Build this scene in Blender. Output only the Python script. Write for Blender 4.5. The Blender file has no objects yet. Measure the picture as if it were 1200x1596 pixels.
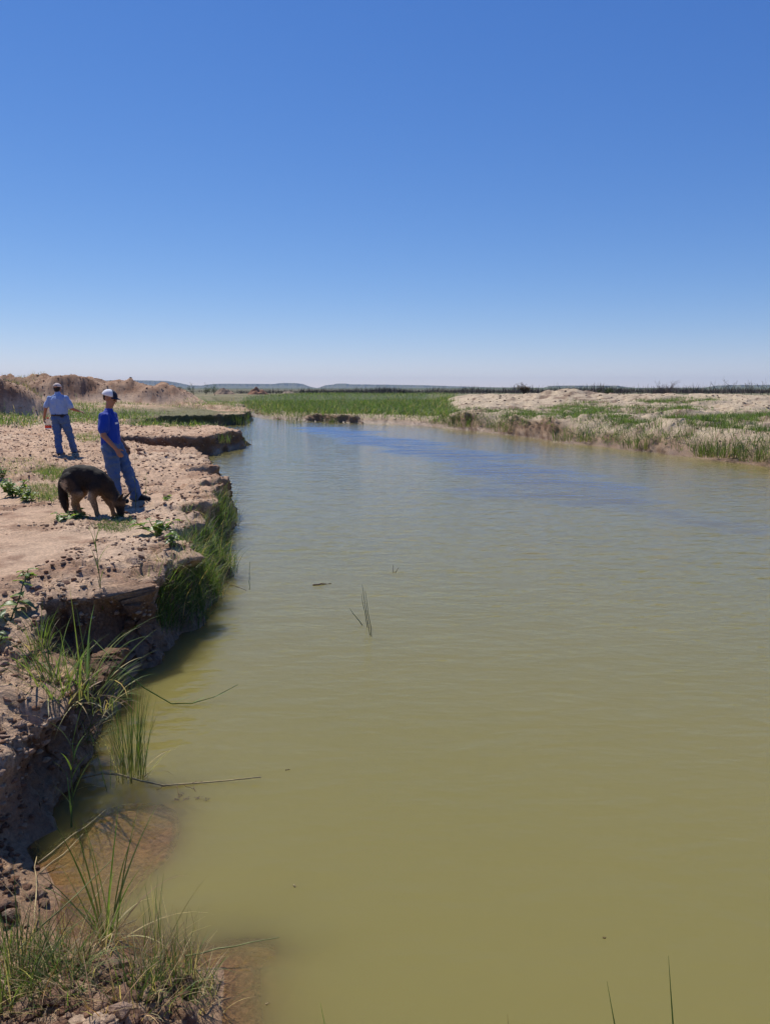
import bpy, bmesh, math, random
import numpy as np
from mathutils import Vector, Matrix, noise as mnoise
from mathutils.bvhtree import BVHTree
R = math.radians
random.seed(11)
rng = np.random.default_rng(11)
scene = bpy.context.scene
COL = scene.collection

# ------------------------------------------------------------------ camera, sky, sun, exposure
CAM_Z = 2.30
PITCH = R(9.09)
F_PX = 1200.0
cam_d = bpy.data.cameras.new('camera')
cam_d.sensor_fit = 'VERTICAL'
cam_d.sensor_height = 36.0
cam_d.lens = 36.0 * F_PX / 1596.0
cam_d.clip_start = 0.05
cam_d.clip_end = 60000
cam = bpy.data.objects.new('camera', cam_d)
COL.objects.link(cam)
cam.location = (0, 0, CAM_Z)
cam.rotation_euler = (math.pi / 2 - PITCH, 0, 0)
scene.camera = cam

SUN_ELEV = R(54)
SUN_DIR = Vector((-0.62 * math.cos(SUN_ELEV), 0.785 * math.cos(SUN_ELEV), math.sin(SUN_ELEV))).normalized()
SUN_AZ = math.atan2(SUN_DIR.x, SUN_DIR.y)          # from +y towards +x
world = bpy.data.worlds.new('World')
scene.world = world
world.use_nodes = True
wn = world.node_tree
bg = wn.nodes['Background']
sky = wn.nodes.new('ShaderNodeTexSky')
sky.sky_type = 'NISHITA'
sky.sun_disc = False
sky.sun_elevation = SUN_ELEV
sky.sun_rotation = SUN_AZ
sky.altitude = 600
sky.air_density = 0.85
sky.dust_density = 0.0
sky.ozone_density = 5.0
hsv = wn.nodes.new('ShaderNodeHueSaturation')
hsv.inputs['Saturation'].default_value = 1.1
hsv.inputs['Hue'].default_value = 0.509
wn.links.new(sky.outputs[0], hsv.inputs['Color'])
# the phone's colour response, the same over the whole sky
sep_ = wn.nodes.new('ShaderNodeSeparateColor'); cmb_ = wn.nodes.new('ShaderNodeCombineColor')
wn.links.new(hsv.outputs[0], sep_.inputs[0])
for ch_, (pw_, kk_) in enumerate(((1.14, 1.0), (0.87, 0.80), (0.60, 0.87))):
    m1_ = wn.nodes.new('ShaderNodeMath'); m1_.operation = 'MULTIPLY'; m1_.inputs[1].default_value = 0.1095
    m2_ = wn.nodes.new('ShaderNodeMath'); m2_.operation = 'POWER'; m2_.inputs[1].default_value = pw_
    m3_ = wn.nodes.new('ShaderNodeMath'); m3_.operation = 'MULTIPLY'; m3_.inputs[1].default_value = kk_ / 0.1095
    wn.links.new(sep_.outputs[ch_], m1_.inputs[0]); wn.links.new(m1_.outputs[0], m2_.inputs[0]); wn.links.new(m2_.outputs[0], m3_.inputs[0]); wn.links.new(m3_.outputs[0], cmb_.inputs[ch_])
wn.links.new(cmb_.outputs[0], bg.inputs[0])
bg.inputs[1].default_value = 0.092

sun_d = bpy.data.lights.new('sun', 'SUN')
sun_d.energy = 4.6
sun_d.angle = R(0.53)
sun_d.color = (1.0, 0.945, 0.85)
sun = bpy.data.objects.new('sun', sun_d)
COL.objects.link(sun)
sun.location = (-20, 30, 60)
sun.rotation_euler = SUN_DIR.to_track_quat('Z', 'Y').to_euler()

vs = scene.view_settings
vs.view_transform = 'Standard'
vs.look = 'None'
vs.gamma = 1
vs.exposure = 0.25
vs.use_curve_mapping = False
scene.cycles.use_denoising = True
scene.cycles.max_bounces = 8
scene.cycles.transparent_max_bounces = 12
scene.cycles.volume_bounces = 0
scene.cycles.caustics_reflective = False
scene.cycles.caustics_refractive = False

# ------------------------------------------------------------------ numeric helpers
def px(pxx, pyy, z=0.0):
    """where the line of sight through a spot of the photograph meets height z"""
    x = (pxx - 600) / F_PX
    v = -(pyy - 798) / F_PX
    dy = math.cos(PITCH) + v * math.sin(PITCH)
    dz = -math.sin(PITCH) + v * math.cos(PITCH)
    t = (z - CAM_Z) / dz
    return (x * t, dy * t)

def ss(a, b, x):
    t = np.clip((np.asarray(x, float) - a) / (b - a), 0, 1)
    return t * t * (3 - 2 * t)

def _hash(ix, iy, iz, seed):
    h = (ix.astype(np.uint32) * np.uint32(374761393) + iy.astype(np.uint32) * np.uint32(668265263)
         + iz.astype(np.uint32) * np.uint32(2147483647) + np.uint32((seed * 974711 + 1013) % 4294967291))
    h ^= h >> np.uint32(13)
    h *= np.uint32(1274126177)
    h ^= h >> np.uint32(16)
    h *= np.uint32(2246822519)
    h ^= h >> np.uint32(15)
    return (h & np.uint32(0xffffff)).astype(np.float32) / np.float32(0xffffff) * 2 - 1

def vnoise(x, y, z, seed=0):
    """smooth value noise, about -1..1"""
    x = np.asarray(x, np.float64); y = np.asarray(y, np.float64); z = np.asarray(z, np.float64) + 0 * x
    xf = np.floor(x); yf = np.floor(y); zf = np.floor(z)
    ix = xf.astype(np.int64); iy = yf.astype(np.int64); iz = zf.astype(np.int64)
    fx = (x - xf).astype(np.float32); fy = (y - yf).astype(np.float32); fz = (z - zf).astype(np.float32)
    fx = fx * fx * (3 - 2 * fx); fy = fy * fy * (3 - 2 * fy); fz = fz * fz * (3 - 2 * fz)
    def c(a, b, d):
        return _hash(ix + a, iy + b, iz + d, seed)
    x00 = c(0,0,0) * (1 - fx) + c(1,0,0) * fx
    x10 = c(0,1,0) * (1 - fx) + c(1,1,0) * fx
    x01 = c(0,0,1) * (1 - fx) + c(1,0,1) * fx
    x11 = c(0,1,1) * (1 - fx) + c(1,1,1) * fx
    return (x00 * (1 - fy) + x10 * fy) * (1 - fz) + (x01 * (1 - fy) + x11 * fy) * fz

def fbm(x, y, z, s, octv, seed, gain=0.5):
    a = 1.0; f = 1.0 / s; t = 0; n = 0
    for k in range(octv):
        t = t + a * vnoise(x * f + 17.3 * k, y * f - 9.1 * k, z * f + 3.7 * k, seed + k)
        n += a; a *= gain; f *= 2.03
    return t / n

def mesh_obj(name, verts, faces, mat=None, parent=None, smooth=False):
    me = bpy.data.meshes.new(name)
    verts = np.asarray(verts, np.float32).reshape(-1, 3)
    if isinstance(faces, np.ndarray):
        nf, k = faces.shape
        me.vertices.add(len(verts)); me.vertices.foreach_set('co', verts.ravel())
        me.loops.add(nf * k); me.loops.foreach_set('vertex_index', faces.astype(np.int32).ravel())
        me.polygons.add(nf)
        me.polygons.foreach_set('loop_start', np.arange(0, nf * k, k, dtype=np.int32))
        if smooth:
            me.polygons.foreach_set('use_smooth', np.ones(nf, bool))
        me.update(calc_edges=True)
    else:
        me.from_pydata([tuple(v) for v in verts], [], faces)
        if smooth:
            me.polygons.foreach_set('use_smooth', np.ones(len(me.polygons), bool))
        me.update()
    o = bpy.data.objects.new(name, me)
    COL.objects.link(o)
    if mat: me.materials.append(mat)
    if parent: o.parent = parent
    return o

def set_attr(o, name, arr, kind='FLOAT'):
    a = o.data.attributes.new(name, 'FLOAT_COLOR' if kind == 'COLOR' else 'FLOAT', 'POINT')
    arr = np.asarray(arr, np.float32)
    if kind == 'COLOR':
        if arr.shape[1] == 3:
            arr = np.concatenate([arr, np.ones((len(arr), 1), np.float32)], 1)
        a.data.foreach_set('color', arr.ravel())
    else:
        a.data.foreach_set('value', arr.ravel())

def tag(o, label=None, cat=None, group=None, kind=None):
    if label: o['label'] = label
    if cat: o['category'] = cat
    if group: o['group'] = group
    if kind: o['kind'] = kind
    return o

def empty(name, loc=(0,0,0), rz=0.0):
    o = bpy.data.objects.new(name, None)
    COL.objects.link(o)
    o.empty_display_size = 0.1
    o.location = loc
    o.rotation_euler = (0, 0, rz)
    return o

def new_mat(name):
    m = bpy.data.materials.new(name)
    m.use_nodes = True
    nt = m.node_tree
    b = nt.nodes['Principled BSDF']
    return m, nt, b

def N(nt, typ, **kw):
    n = nt.nodes.new(typ)
    for k, v in kw.items():
        if k.startswith('i_'):
            n.inputs[int(k[2:])].default_value = v
        else:
            setattr(n, k, v)
    return n

# ------------------------------------------------------------------ shoreline (real places, on the water plane z = 0)
near_shore = [(2.6, .75), (0.9, .95), (0.1, 1.35), (-0.38, 2.2)]
left_px = [(395,1560),(392,1500),(375,1478),(300,1478),(215,1455),(130,1425),(85,1385),(60,1345),
           (45,1318),(70,1262),(112,1200),(140,1135),(165,1092),(188,1072)]
# gully between near block and main block
gully = [(-2.0, 5.22), (-2.35, 5.18), (-2.62, 5.45), (-2.66, 5.82), (-2.4, 6.02), (-2.05, 6.1)]
left2_px = [(236,1034),(262,998),(300,962),(328,935),(338,905),(330,872),(338,845),(356,818),(352,795),(332,768),
            (312,745),(290,729),(265,723),(235,719),(205,716.5),(185,714),(188,710.5),(215,710),(255,711.5),(300,712),(330,709),(352,703),(378,697),(387,691),(375,687),(345,685.5),
            (290,684.5),(245,682.5),(226,678),(236,670),(268,665.5),(300,664),(345,663),(380,662),(389,657),(386,650),(374,645),(362,641),(352,637.5),(345,634.5),(338,632.5)]
right_px = [(352,632.3),(376,634.5),(390,640),(398,647),(420,652.5),(455,655),(480,656),(520,658),(560,659),(620,661),(660,663.5),(700,667),(745,672),(790,677),(850,685),
            (890,691),(930,695),(1000,703),(1060,710),(1100,715),(1150,721),(1200,727),(1290,741)]
pts = list(near_shore) + [px(*p) for p in left_px] + gully + [px(*p) for p in left2_px] + [px(*p) for p in right_px]
pts += [(13.5, 15), (16, 8), (15, 2), (8, 0.4)]
# roughen the shoreline
def rough_poly(P):
    out = []
    n = len(P)
    for i in range(n):
        a = np.array(P[i]); b = np.array(P[(i + 1) % n])
        L = np.linalg.norm(b - a); d = 0.5 * (a[1] + b[1])
        step = max(0.16, 0.02 * d)
        k = max(1, int(L / step))
        nrm = np.array([-(b - a)[1], (b - a)[0]]) / max(L, 1e-6)
        for j in range(k):
            q = a + (b - a) * j / k
            amp = 0.05 + 0.004 * d
            if 0 < j:
                q = q + nrm * random.uniform(-amp, amp)
            out.append(q)
    return np.array(out)
WPOLY = rough_poly(pts)

def poly_sd(x, y, P):
    """signed distance to a closed polygon (positive outside) and gradient direction"""
    best = np.full(x.shape, 1e18); gx = np.zeros(x.shape); gy = np.zeros(x.shape)
    inside = np.zeros(x.shape, bool)
    n = len(P)
    for i in range(n):
        ax, ay = P[i]; bx, by = P[(i + 1) % n]
        ex, ey = bx - ax, by - ay
        wx = x - ax; wy = y - ay
        t = np.clip((wx * ex + wy * ey) / (ex * ex + ey * ey + 1e-12), 0, 1)
        dx = wx - t * ex; dy = wy - t * ey
        d = dx * dx + dy * dy
        m = d < best
        best = np.where(m, d, best); gx = np.where(m, dx, gx); gy = np.where(m, dy, gy)
        c = ((ay > y) != (by > y))
        with np.errstate(divide='ignore', invalid='ignore'):
            xi = (bx - ax) * (y - ay) / (by - ay + 1e-20) + ax
        inside ^= c & (x < xi)
    d = np.sqrt(best)
    sgn = np.where(inside, -1.0, 1.0)
    inv = sgn / np.maximum(d, 1e-6)
    return d * sgn, gx * inv, gy * inv

def side_x(y):      # middle line of the creek: land left of it, land right of it
    return np.interp(y, [0, 3, 8, 20, 40, 60, 85, 95, 120], [-0.3, 0.5, 3, 3, -2, -9, -17.5, -19.5, -22])

def bump2(x, y, cx, cy, rx, ry, p=2.0):
    return np.exp(-(((x - cx) / rx) ** 2 + ((y - cy) / ry) ** 2) ** (p / 2))

def gentleness(x, y):
    """0 where the bank is a cut face, 1 where it is a flat muddy shore"""
    g = np.zeros(x.shape)
    spots = [(px(300,1480), .75), (px(130,1430), .55), (px(60,1380), .45), (px(390,1540), .3), (px(200,1500), .6), (px(352,812), .45), (px(285,727), 1.6), (px(235,719.5), 1.1), (px(205,717), .9),
             (px(322,915), .5), (px(338,865), .55), (px(338,785), .6), (px(384,690), 1.3), (px(330,685), 2.0), (px(250,680), 3.0), (px(388,652), 2.5)]
    for (c, r) in spots:
        g = np.maximum(g, ss(1.35, 0.75, np.hypot(x - c[0], y - c[1]) / r))
    # right shore: ledges and beaches alternate with cut faces
    right = ss(0, 1.0, x - side_x(y)) * ss(14, 18, y)
    nz = fbm(x, y, 0, 7.0, 2, 55)
    u = x / np.maximum(y, .1)
    rg = ss(-0.15, 0.25, nz + 0.15) * 0.9
    rg = np.where((u > -0.03) & (u < 0.09), 0.62, rg)
    g = np.maximum(g, right * rg)
    return g

def land(x, y, s):
    """height of the dry ground away from the cut faces"""
    u = x / np.maximum(y, .3)
    left = ss(1.5, -1.5, x - side_x(y))
    # ---- left bank
    zl = 0.44 + 0.20 * ss(5.0, 6.0, y) + 0.5 * ss(20, 40, y) * ss(1.5, 9, s)
    zl = zl + 0.10 * fbm(x, y, 0, 2.2, 3, 3) * ss(0.2, 1.2, s)
    low = ss(1.25, 0.8, np.hypot((x + 0.95) / 1.15, (y - 2.55) / 0.72))      # muddy shelf at the photographer's feet
    zl = zl * (1 - low) + low * (0.09 + 0.06 * fbm(x, y, 0, .35, 3, 5))
    zl = zl + 0.14 * bump2(x, y, -2.35, 4.25, .55, .35) + (0.13 * fbm(x, y, 0, .55, 3, 6) + 0.05 * fbm(x, y, 0, .22, 3, 7)) * ss(5.6, 5.0, y) * ss(.02, .3, s)
    # clay heap left of the man
    r = np.hypot((x + 22.4) / 6.0, (y - 39.5) / 4.2) + 0.14 * fbm(x, y, 0, 2.4, 3, 8)
    zl = zl + 1.45 * ss(1.0, 0.72, r) + 0.25 * ss(.8, .3, r)
    # levee of spoil behind
    top = np.interp(x, [-60, -45, -31, -27, -25, -21.5, -20, -17.5, -15.8, -14.6], [2.5, 1.75, 1.8, 2.15, 2.2, 2.05, 1.6, 1.35, .85, 0.0])
    yy = y - (62 + 0.12 * (x + 20))
    zl = zl + 0.87 * top * np.exp(-(np.abs(yy + .8 * fbm(x, y, 0, 2.5, 3, 10)) / 2.9) ** 5) * (1 + 0.2 * fbm(x, y, 0, 1.8, 3, 9))
    # low cut terraces on blocks behind the boy
    tr = 0 * ss(33.0, 34.0, y + 2.2 * fbm(x, y, 0, 4, 2, 12) - 0.25 * (x + 10)) * ss(46, 43, y) * ss(-17, -14, x)
    zl = zl + 0.28 * tr
    tr2 = ss(58.0, 59.0, y + 2.5 * fbm(x, y, 0, 6, 2, 13)) * ss(78, 70, y) * ss(-19, -17, x)
    zl = zl + 0.35 * tr2
    # ---- right bank and far field
    zf = 0.55 + 0.45 * ss(0, 45, s) + 0.05 * fbm(x, y, 0, 5, 3, 20)
    zs = 0.34 + 0.75 * ss(0.3, 9, s) + 0.62 * ss(8, 24, s) + 0.16 * fbm(x, y, 0, 5.0, 4, 21) * ss(0.5, 4, s)
    zs = zs - 0.55 * ss(30, 60, s)
    zs = np.minimum(zs, 1.62 + 0.10 * fbm(x, y, 0, 3, 3, 23))
    ht = np.interp(u, [.085, .10, .12, .17, .205, .225, .245, .275, .30, .36], [0, .32, .46, .5, .85, 1.12, 1.15, .85, .62, .35])
    dm = y - (63 - 6 * (u - .2))
    zs = np.maximum(zs, 0.95 + ht * np.exp(-(np.abs(dm) / 7.0) ** 2.2) * (1 + .22 * fbm(x, y, 0, 1.6, 3, 24)))
    k = ss(0.055, 0.13, u + 0.02 * fbm(x, y, 0, 4, 2, 25))
    zr = zf * (1 - k) + zs * k
    z = zl * left + zr * (1 - left)
    far = ss(85, 140, y)
    zfar = 1.1 + 0.12 * fbm(x, y, 0, 60, 2, 30)
    z = z * (1 - far) + zfar * far
    return z

def bed(x, y, s):
    q = np.clip(-s, 0, None)
    b = -0.03 - 0.45 * np.minimum(q, 1.1) - 0.14 * np.clip(q - 1.1, 0, 5)
    # shallow mud shelves at lower left of the photograph, falling off gently
    d = np.hypot((x + 1.40) / 0.50, (y - 3.45) / 0.92) + .30 * fbm(x, y, 0, .55, 3, 43)
    b = np.maximum(b, -0.02 - 0.30 * np.clip(d - .55, 0, None) + .015 * fbm(x, y, 0, .3, 3, 41))
    d2 = np.hypot((x + 0.60) / 0.24, (y - 2.86) / 0.13) + .3 * fbm(x, y, 0, .2, 3, 44)
    b = np.maximum(b, -0.04 - 0.12 * np.clip(d2 - .6, 0, None))
    # sandy floor of the little cove in front of the second block
    cv = np.exp(-((x + 8.2) / 1.9) ** 4 - ((y - 25.4) / 1.9) ** 4)
    b = np.maximum(b, -0.9 + cv * (1.08 - 0.09 * (x + 8.2)))
    return b

def height(x, y):
    x = np.asarray(x, float); y = np.asarray(y, float)
    s, gx, gy = poly_sd(x, y, WPOLY)
    g = gentleness(x, y)
    zl = land(x, y, s); zb = bed(x, y, s)
    gw = 0.55 + 0.02 * y
    mg = ss(-0.15, 1.0, s / gw)
    mh = ss(-0.05, 0.05, s)
    m = mh * (1 - g) + mg * g
    return zb + (zl - zb) * m

def hz(x, y):
    return float(height(np.array([x]), np.array([y]))[0])
# ------------------------------------------------------------------ ground: one sheet, finest near the camera
u_cols = np.concatenate([np.linspace(-5, -0.66, 34)[:-1], np.linspace(-0.66, -0.05, 500)[:-1], np.linspace(-0.05, 0.62, 330)[:-1], np.linspace(0.62, 5, 34)])
y_rows = np.concatenate([np.geomspace(0.7, 1.5, 26)[:-1], np.geomspace(1.5, 95, 850)[:-1], np.geomspace(95, 40000, 110)])
U, Y = np.meshgrid(u_cols, y_rows)
X = U * Y
nr, nc = X.shape
gx0 = X.ravel(); gy0 = Y.ravel()
S = np.empty(gx0.shape); GX = np.zeros(gx0.shape); GY = np.zeros(gx0.shape)
nearm = gy0 < 160
S[:] = 50.0
rows_n = int((y_rows < 160).sum())
cr = np.unique(np.concatenate([np.arange(0, rows_n, 5), [rows_n - 1]])); cc = np.unique(np.concatenate([np.arange(0, nc, 5), [nc - 1]]))
sc_, gxc, gyc = poly_sd(X[np.ix_(cr, cc)], Y[np.ix_(cr, cc)], WPOLY)
def upsample(a_):
    ri = np.arange(rows_n); ci = np.arange(nc)
    k = np.clip(np.searchsorted(cr, ri, 'right') - 1, 0, len(cr) - 2); fr_ = ((ri - cr[k]) / (cr[k + 1] - cr[k]))[:, None]
    a1_ = a_[k] * (1 - fr_) + a_[k + 1] * fr_
    k = np.clip(np.searchsorted(cc, ci, 'right') - 1, 0, len(cc) - 2); fc_ = ((ci - cc[k]) / (cc[k + 1] - cc[k]))[None]
    return (a1_[:, k] * (1 - fc_) + a1_[:, k + 1] * fc_).ravel()
nn_ = rows_n * nc
S[:nn_] = upsample(sc_); GX[:nn_] = upsample(gxc); GY[:nn_] = upsample(gyc)
fine = np.zeros(S.shape, bool); fine[:nn_] = np.abs(S[:nn_]) < 1.1 + .045 * gy0[:nn_]
fine &= (gx0 > -40) & (gx0 < 30)
S[fine], GX[fine], GY[fine] = poly_sd(gx0[fine], gy0[fine], WPOLY)
G = np.zeros(gx0.shape); G[nearm] = gentleness(gx0[nearm], gy0[nearm])
W = 0.26 + 0.009 * gy0
t = S / W
# steep faces: slide the mesh sideways so that the face has many rows and overhangs a little
cw = 0.16 + 0.30 * ss(-.2, .4, fbm(gx0, gy0, 0, 1.1, 2, 63)) * ss(16, 12, gy0)
c = np.where(np.abs(t) < 1, cw * t, np.sign(t) * np.clip(cw + (np.abs(t) - 1) * (3 - cw) / 2.0, 0, None))
c = np.where(np.abs(t) > 3, t, c)
ragged = fbm(gx0, gy0, 0, 0.5, 3, 61) * 0.5 + 0.5
rag2 = fbm(gx0, gy0, 0, 0.16, 3, 65) * 0.5 + 0.5
over = -0.13 * np.exp(-((t - 0.95) / 0.35) ** 2) * ragged * (0.1 + 1.3 * rag2) + 0.10 * np.exp(-((t + 0.1) / 0.5) ** 2) * (1 - ragged)
scale_o = np.minimum(1.0, 8.0 / np.maximum(gy0, 1)) + 0.25
slide = (c - t) * W + over * scale_o * 1.2
act = (1 - G) * (np.abs(t) < 3)
gx1 = gx0 + GX * slide * act
gy1 = gy0 + GY * slide * act
s_eff = S + slide * act
ZL = land(gx1, gy1, np.maximum(s_eff, 0)); ZB = bed(gx1, gy1, s_eff)
m_face = np.clip((t + 1) / 2, 0, 1); m_face = m_face ** 0.85
m_gent = ss(-0.15, 1.0, S / (0.55 + 0.02 * gy0))
M = m_face * (1 - G) + m_gent * G
Z = ZB + (ZL - ZB) * M
# crumbly soil: clods and trampled hollows as real relief
leftm = ss(1.5, -1.5, gx1 - side_x(gy1))
dry = ss(0.3, 0.9, M)
lod = np.clip(gy0 / 8.0, 0.6, 3.0)
rough_area = ss(-0.25, 0.35, fbm(gx1, gy1, 0, 1.3, 3, 70))
rough_area = np.maximum(rough_area, ss(12, 16, gy1))
rough_area = np.maximum(rough_area, 0.9 * ss(6.0, 5.2, gy1))
rough_area = np.maximum(rough_area, 0.85 * ss(1.0, .3, S) * (gy0 < 20))
nearw = ss(130, 60, gy1)
b1 = np.abs(fbm(gx1, gy1, Z, 0.16, 3, 71)); b2 = np.abs(fbm(gx1, gy1, Z, 0.07, 2, 75)); b3 = np.abs(fbm(gx1, gy1, Z, 0.5, 3, 78))
cl = fbm(gx1, gy1, Z, 0.30, 4, 79)
rel = (0.042 * rough_area + 0.006) * (0.45 - b1) * 1.8 + 0.035 * (0.4 - b2) * (0.25 + rough_area) + 0.06 * (0.4 - b3) * rough_area + 0.05 * ss(0.15, 0.32, cl) * rough_area - 0.03 * ss(.15, .45, -cl) * rough_area
rel = rel * leftm * dry
heap = np.clip(ZL - 1.5, 0, 1) * leftm
rel = rel + heap * (0.45 * fbm(gx1, gy1, 0, 1.8, 3, 83, 0.5) + .2 * ss(.1, .3, fbm(gx1, gy1, 0, 1.0, 2, 89)))
relr = (0.22 * fbm(gx1, gy1, 0, 1.8, 3, 84, .5) + 0.16 * ss(.1, .3, fbm(gx1, gy1, 0, 0.9, 2, 86))) * ss(0.05, .12, gx1 / gy0) * (1 - leftm) * dry * (gy0 > 14)
Z = Z + (rel + relr) * nearw
# the cut face itself is lumpy in all directions
fw = np.exp(-(t / 1.5) ** 2) * (1 - G) * nearw
lump = fbm(gx1 * 1.0, gy1 * 1.0, Z * 0.7, 0.22, 4, 90, .6)
lump2 = fbm(gx1, gy1, Z, 0.10, 3, 95, .6)
amp = 0.15 * np.minimum(1.6, 0.7 + gy0 / 20)
gx1 = gx1 + GX * (lump * amp + lump2 * 0.055) * fw
gy1 = gy1 + GY * (lump * amp + lump2 * 0.055) * fw
Z = Z + fw * 0.03 * fbm(gx1, gy1, Z, 0.12, 2, 97)

# soil colours (dry sand, red clay, grey silt), per point
n1 = fbm(gx1, gy1, 0, 2.6, 4, 101); n2 = fbm(gx1, gy1, 0, 0.45, 4, 105, .6); n3 = fbm(gx1, gy1, 0, 11.0, 3, 109)
dryc = np.array([0.60, 0.405, 0.265]); clay = np.array([0.30, 0.16, 0.092]); pale = np.array([0.68, 0.50, 0.345])
sandr = np.array([0.53, 0.42, 0.29]); sandr2 = np.array([0.25, 0.17, 0.115]); turf = np.array([0.075, 0.10, 0.03])
def mixc(a, b, k):
    return a * (1 - k[:, None]) + b * k[:, None]
colL = mixc(np.tile(dryc, (len(gx1), 1)), pale, ss(-0.1, 0.5, n1) * 0.7)
colL = mixc(colL, clay, ss(0.05, 0.5, n2 + 0.18 * rough_area - 0.08) * 0.7)
colL = mixc(colL, clay * .9, ss(0.05, 0.5, heap) * np.clip(0.75 + .6 * n2, 0, 1))
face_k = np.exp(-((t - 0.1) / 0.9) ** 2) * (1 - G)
colL = mixc(colL, clay * 0.55, face_k * 0.9)  # damp clay on the cut faces, darkened further to put shade into the colour
colR = mixc(np.tile(sandr, (len(gx1), 1)), sandr2, ss(0.0, 0.4, n2 * 0.8 + n1 * 0.4))
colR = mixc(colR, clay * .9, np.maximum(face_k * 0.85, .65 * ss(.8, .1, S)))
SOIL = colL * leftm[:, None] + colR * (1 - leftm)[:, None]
uu = gx1 / np.maximum(gy0, .1)
fieldk = ss(0.085, 0.045, uu + 0.02 * n1) * (1 - leftm) * ss(1.0, 4.0, S)
fieldk = np.maximum(fieldk, ss(80, 110, gy1) * (0.75 + 0.25 * n3))
bandL = ss(36, 42, gy1) * leftm * ss(-.1, .3, n1 + 0.25) * ss(1.3, .7, ZL)
SOIL = mixc(SOIL, turf, np.clip(np.maximum(fieldk, bandL * .8), 0, 1))
farc = np.array([0.10, 0.095, 0.05])
SOIL = mixc(SOIL, farc, ss(140, 300, gy1) * 0.8)
bedk = ss(0.02, -.06, Z) * (gy0 < 8)
SOIL = mixc(SOIL, np.array([.42, .29, .20]), bedk * .85)
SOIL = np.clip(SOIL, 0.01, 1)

idx = np.arange(nr * nc).reshape(nr, nc)
F = np.stack([idx[:-1, :-1], idx[:-1, 1:], idx[1:, 1:], idx[1:, :-1]], -1).reshape(-1, 4)
keep = ~((Z[F] < -0.75).all(1) & (gy0[F] < 100).all(1))
F = F[keep]
used = np.zeros(nr * nc, bool); used[F.ravel()] = True
remap = np.cumsum(used) - 1
GV = np.stack([gx1, gy1, Z], 1)[used]
GF = remap[F]
GSOIL = SOIL[used]; GS = S[used]; GT = t[used]; GG = G[used]; GL = leftm[used]; GY0 = gy0[used]; GU = uu[used]; GROUGH = rough_area[used]; GN1 = n1[used]; GHEAP = heap[used]
# the ground behind the photographer, coarse
nb = len(GV)
bx_ = np.linspace(-400, 400, 9)
bv = np.array([(x, y, 0.55 if y < 0.5 else 0.5) for y in (-300, -60, -8, 0.705) for x in bx_])
bf = np.array([(nb + j * 9 + i, nb + j * 9 + i + 1, nb + (j + 1) * 9 + i + 1, nb + (j + 1) * 9 + i) for j in range(3) for i in range(8)])

# ---- soil material
def soil_material(name, use_attr=True, base=(0.3, 0.18, 0.12)):
    m, nt, b = new_mat(name)
    L = nt.links
    geo = N(nt, 'ShaderNodeNewGeometry')
    if use_attr:
        at = N(nt, 'ShaderNodeAttribute', attribute_name='soil')
        colout = at.outputs['Color']
    else:
        rgb = N(nt, 'ShaderNodeRGB'); rgb.outputs[0].default_value = (*base, 1)
        colout = rgb.outputs[0]
    nz = N(nt, 'ShaderNodeTexNoise'); nz.inputs['Scale'].default_value = 38; nz.inputs['Detail'].default_value = 7; nz.inputs['Roughness'].default_value = .68
    L.new(geo.outputs['Position'], nz.inputs['Vector'])
    mr = N(nt, 'ShaderNodeMapRange'); mr.inputs[1].default_value = .3; mr.inputs[2].default_value = .72; mr.inputs[3].default_value = .5; mr.inputs[4].default_value = 1.28
    L.new(nz.outputs['Fac'], mr.inputs[0])
    nz2 = N(nt, 'ShaderNodeTexNoise'); nz2.inputs['Scale'].default_value = 5.5; nz2.inputs['Detail'].default_value = 6; nz2.inputs['Roughness'].default_value = .65
    L.new(geo.outputs['Position'], nz2.inputs['Vector'])
    mr2 = N(nt, 'ShaderNodeMapRange'); mr2.inputs[1].default_value = .35; mr2.inputs[2].default_value = .68; mr2.inputs[3].default_value = .78; mr2.inputs[4].default_value = 1.14
    L.new(nz2.outputs['Fac'], mr2.inputs[0])
    mu = N(nt, 'ShaderNodeMath', operation='MULTIPLY'); L.new(mr.outputs[0], mu.inputs[0]); L.new(mr2.outputs[0], mu.inputs[1])
    vm = N(nt, 'ShaderNodeVectorMath', operation='SCALE'); L.new(colout, vm.inputs[0]); L.new(mu.outputs[0], vm.inputs['Scale'])
    # damp near and below the waterline
    sep = N(nt, 'ShaderNodeSeparateXYZ'); L.new(geo.outputs['Position'], sep.inputs[0])
    zz = N(nt, 'ShaderNodeMath', operation='MULTIPLY_ADD'); zz.inputs[1].default_value = -0.22; L.new(nz2.outputs['Fac'], zz.inputs[0]); L.new(sep.outputs['Z'], zz.inputs[2])
    wet = N(nt, 'ShaderNodeMapRange'); wet.inputs[1].default_value = 0.20; wet.inputs[2].default_value = 0.0; wet.inputs[3].default_value = 0; wet.inputs[4].default_value = 1
    L.new(zz.outputs[0], wet.inputs[0])
    dk = N(nt, 'ShaderNodeMix', data_type='RGBA', blend_type='MULTIPLY'); dk.inputs[7].default_value = (0.66, 0.58, 0.50, 1)
    L.new(wet.outputs[0], dk.inputs[0]); L.new(vm.outputs[0], dk.inputs[6])
    L.new(dk.outputs[2], b.inputs['Base Color'])
    rg = N(nt, 'ShaderNodeMapRange'); rg.inputs[3].default_value = 0.95; rg.inputs[4].default_value = 0.34
    L.new(wet.outputs[0], rg.inputs[0]); L.new(rg.outputs[0], b.inputs['Roughness'])
    b.inputs['Specular IOR Level'].default_value = 0.3
    bp = N(nt, 'ShaderNodeBump'); bp.inputs['Strength'].default_value = 1.0; bp.inputs['Distance'].default_value = 0.03
    L.new(nz.outputs['Fac'], bp.inputs['Height']); L.new(bp.outputs[0], b.inputs['Normal'])
    return m
M_SOIL = soil_material('soil')
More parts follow.
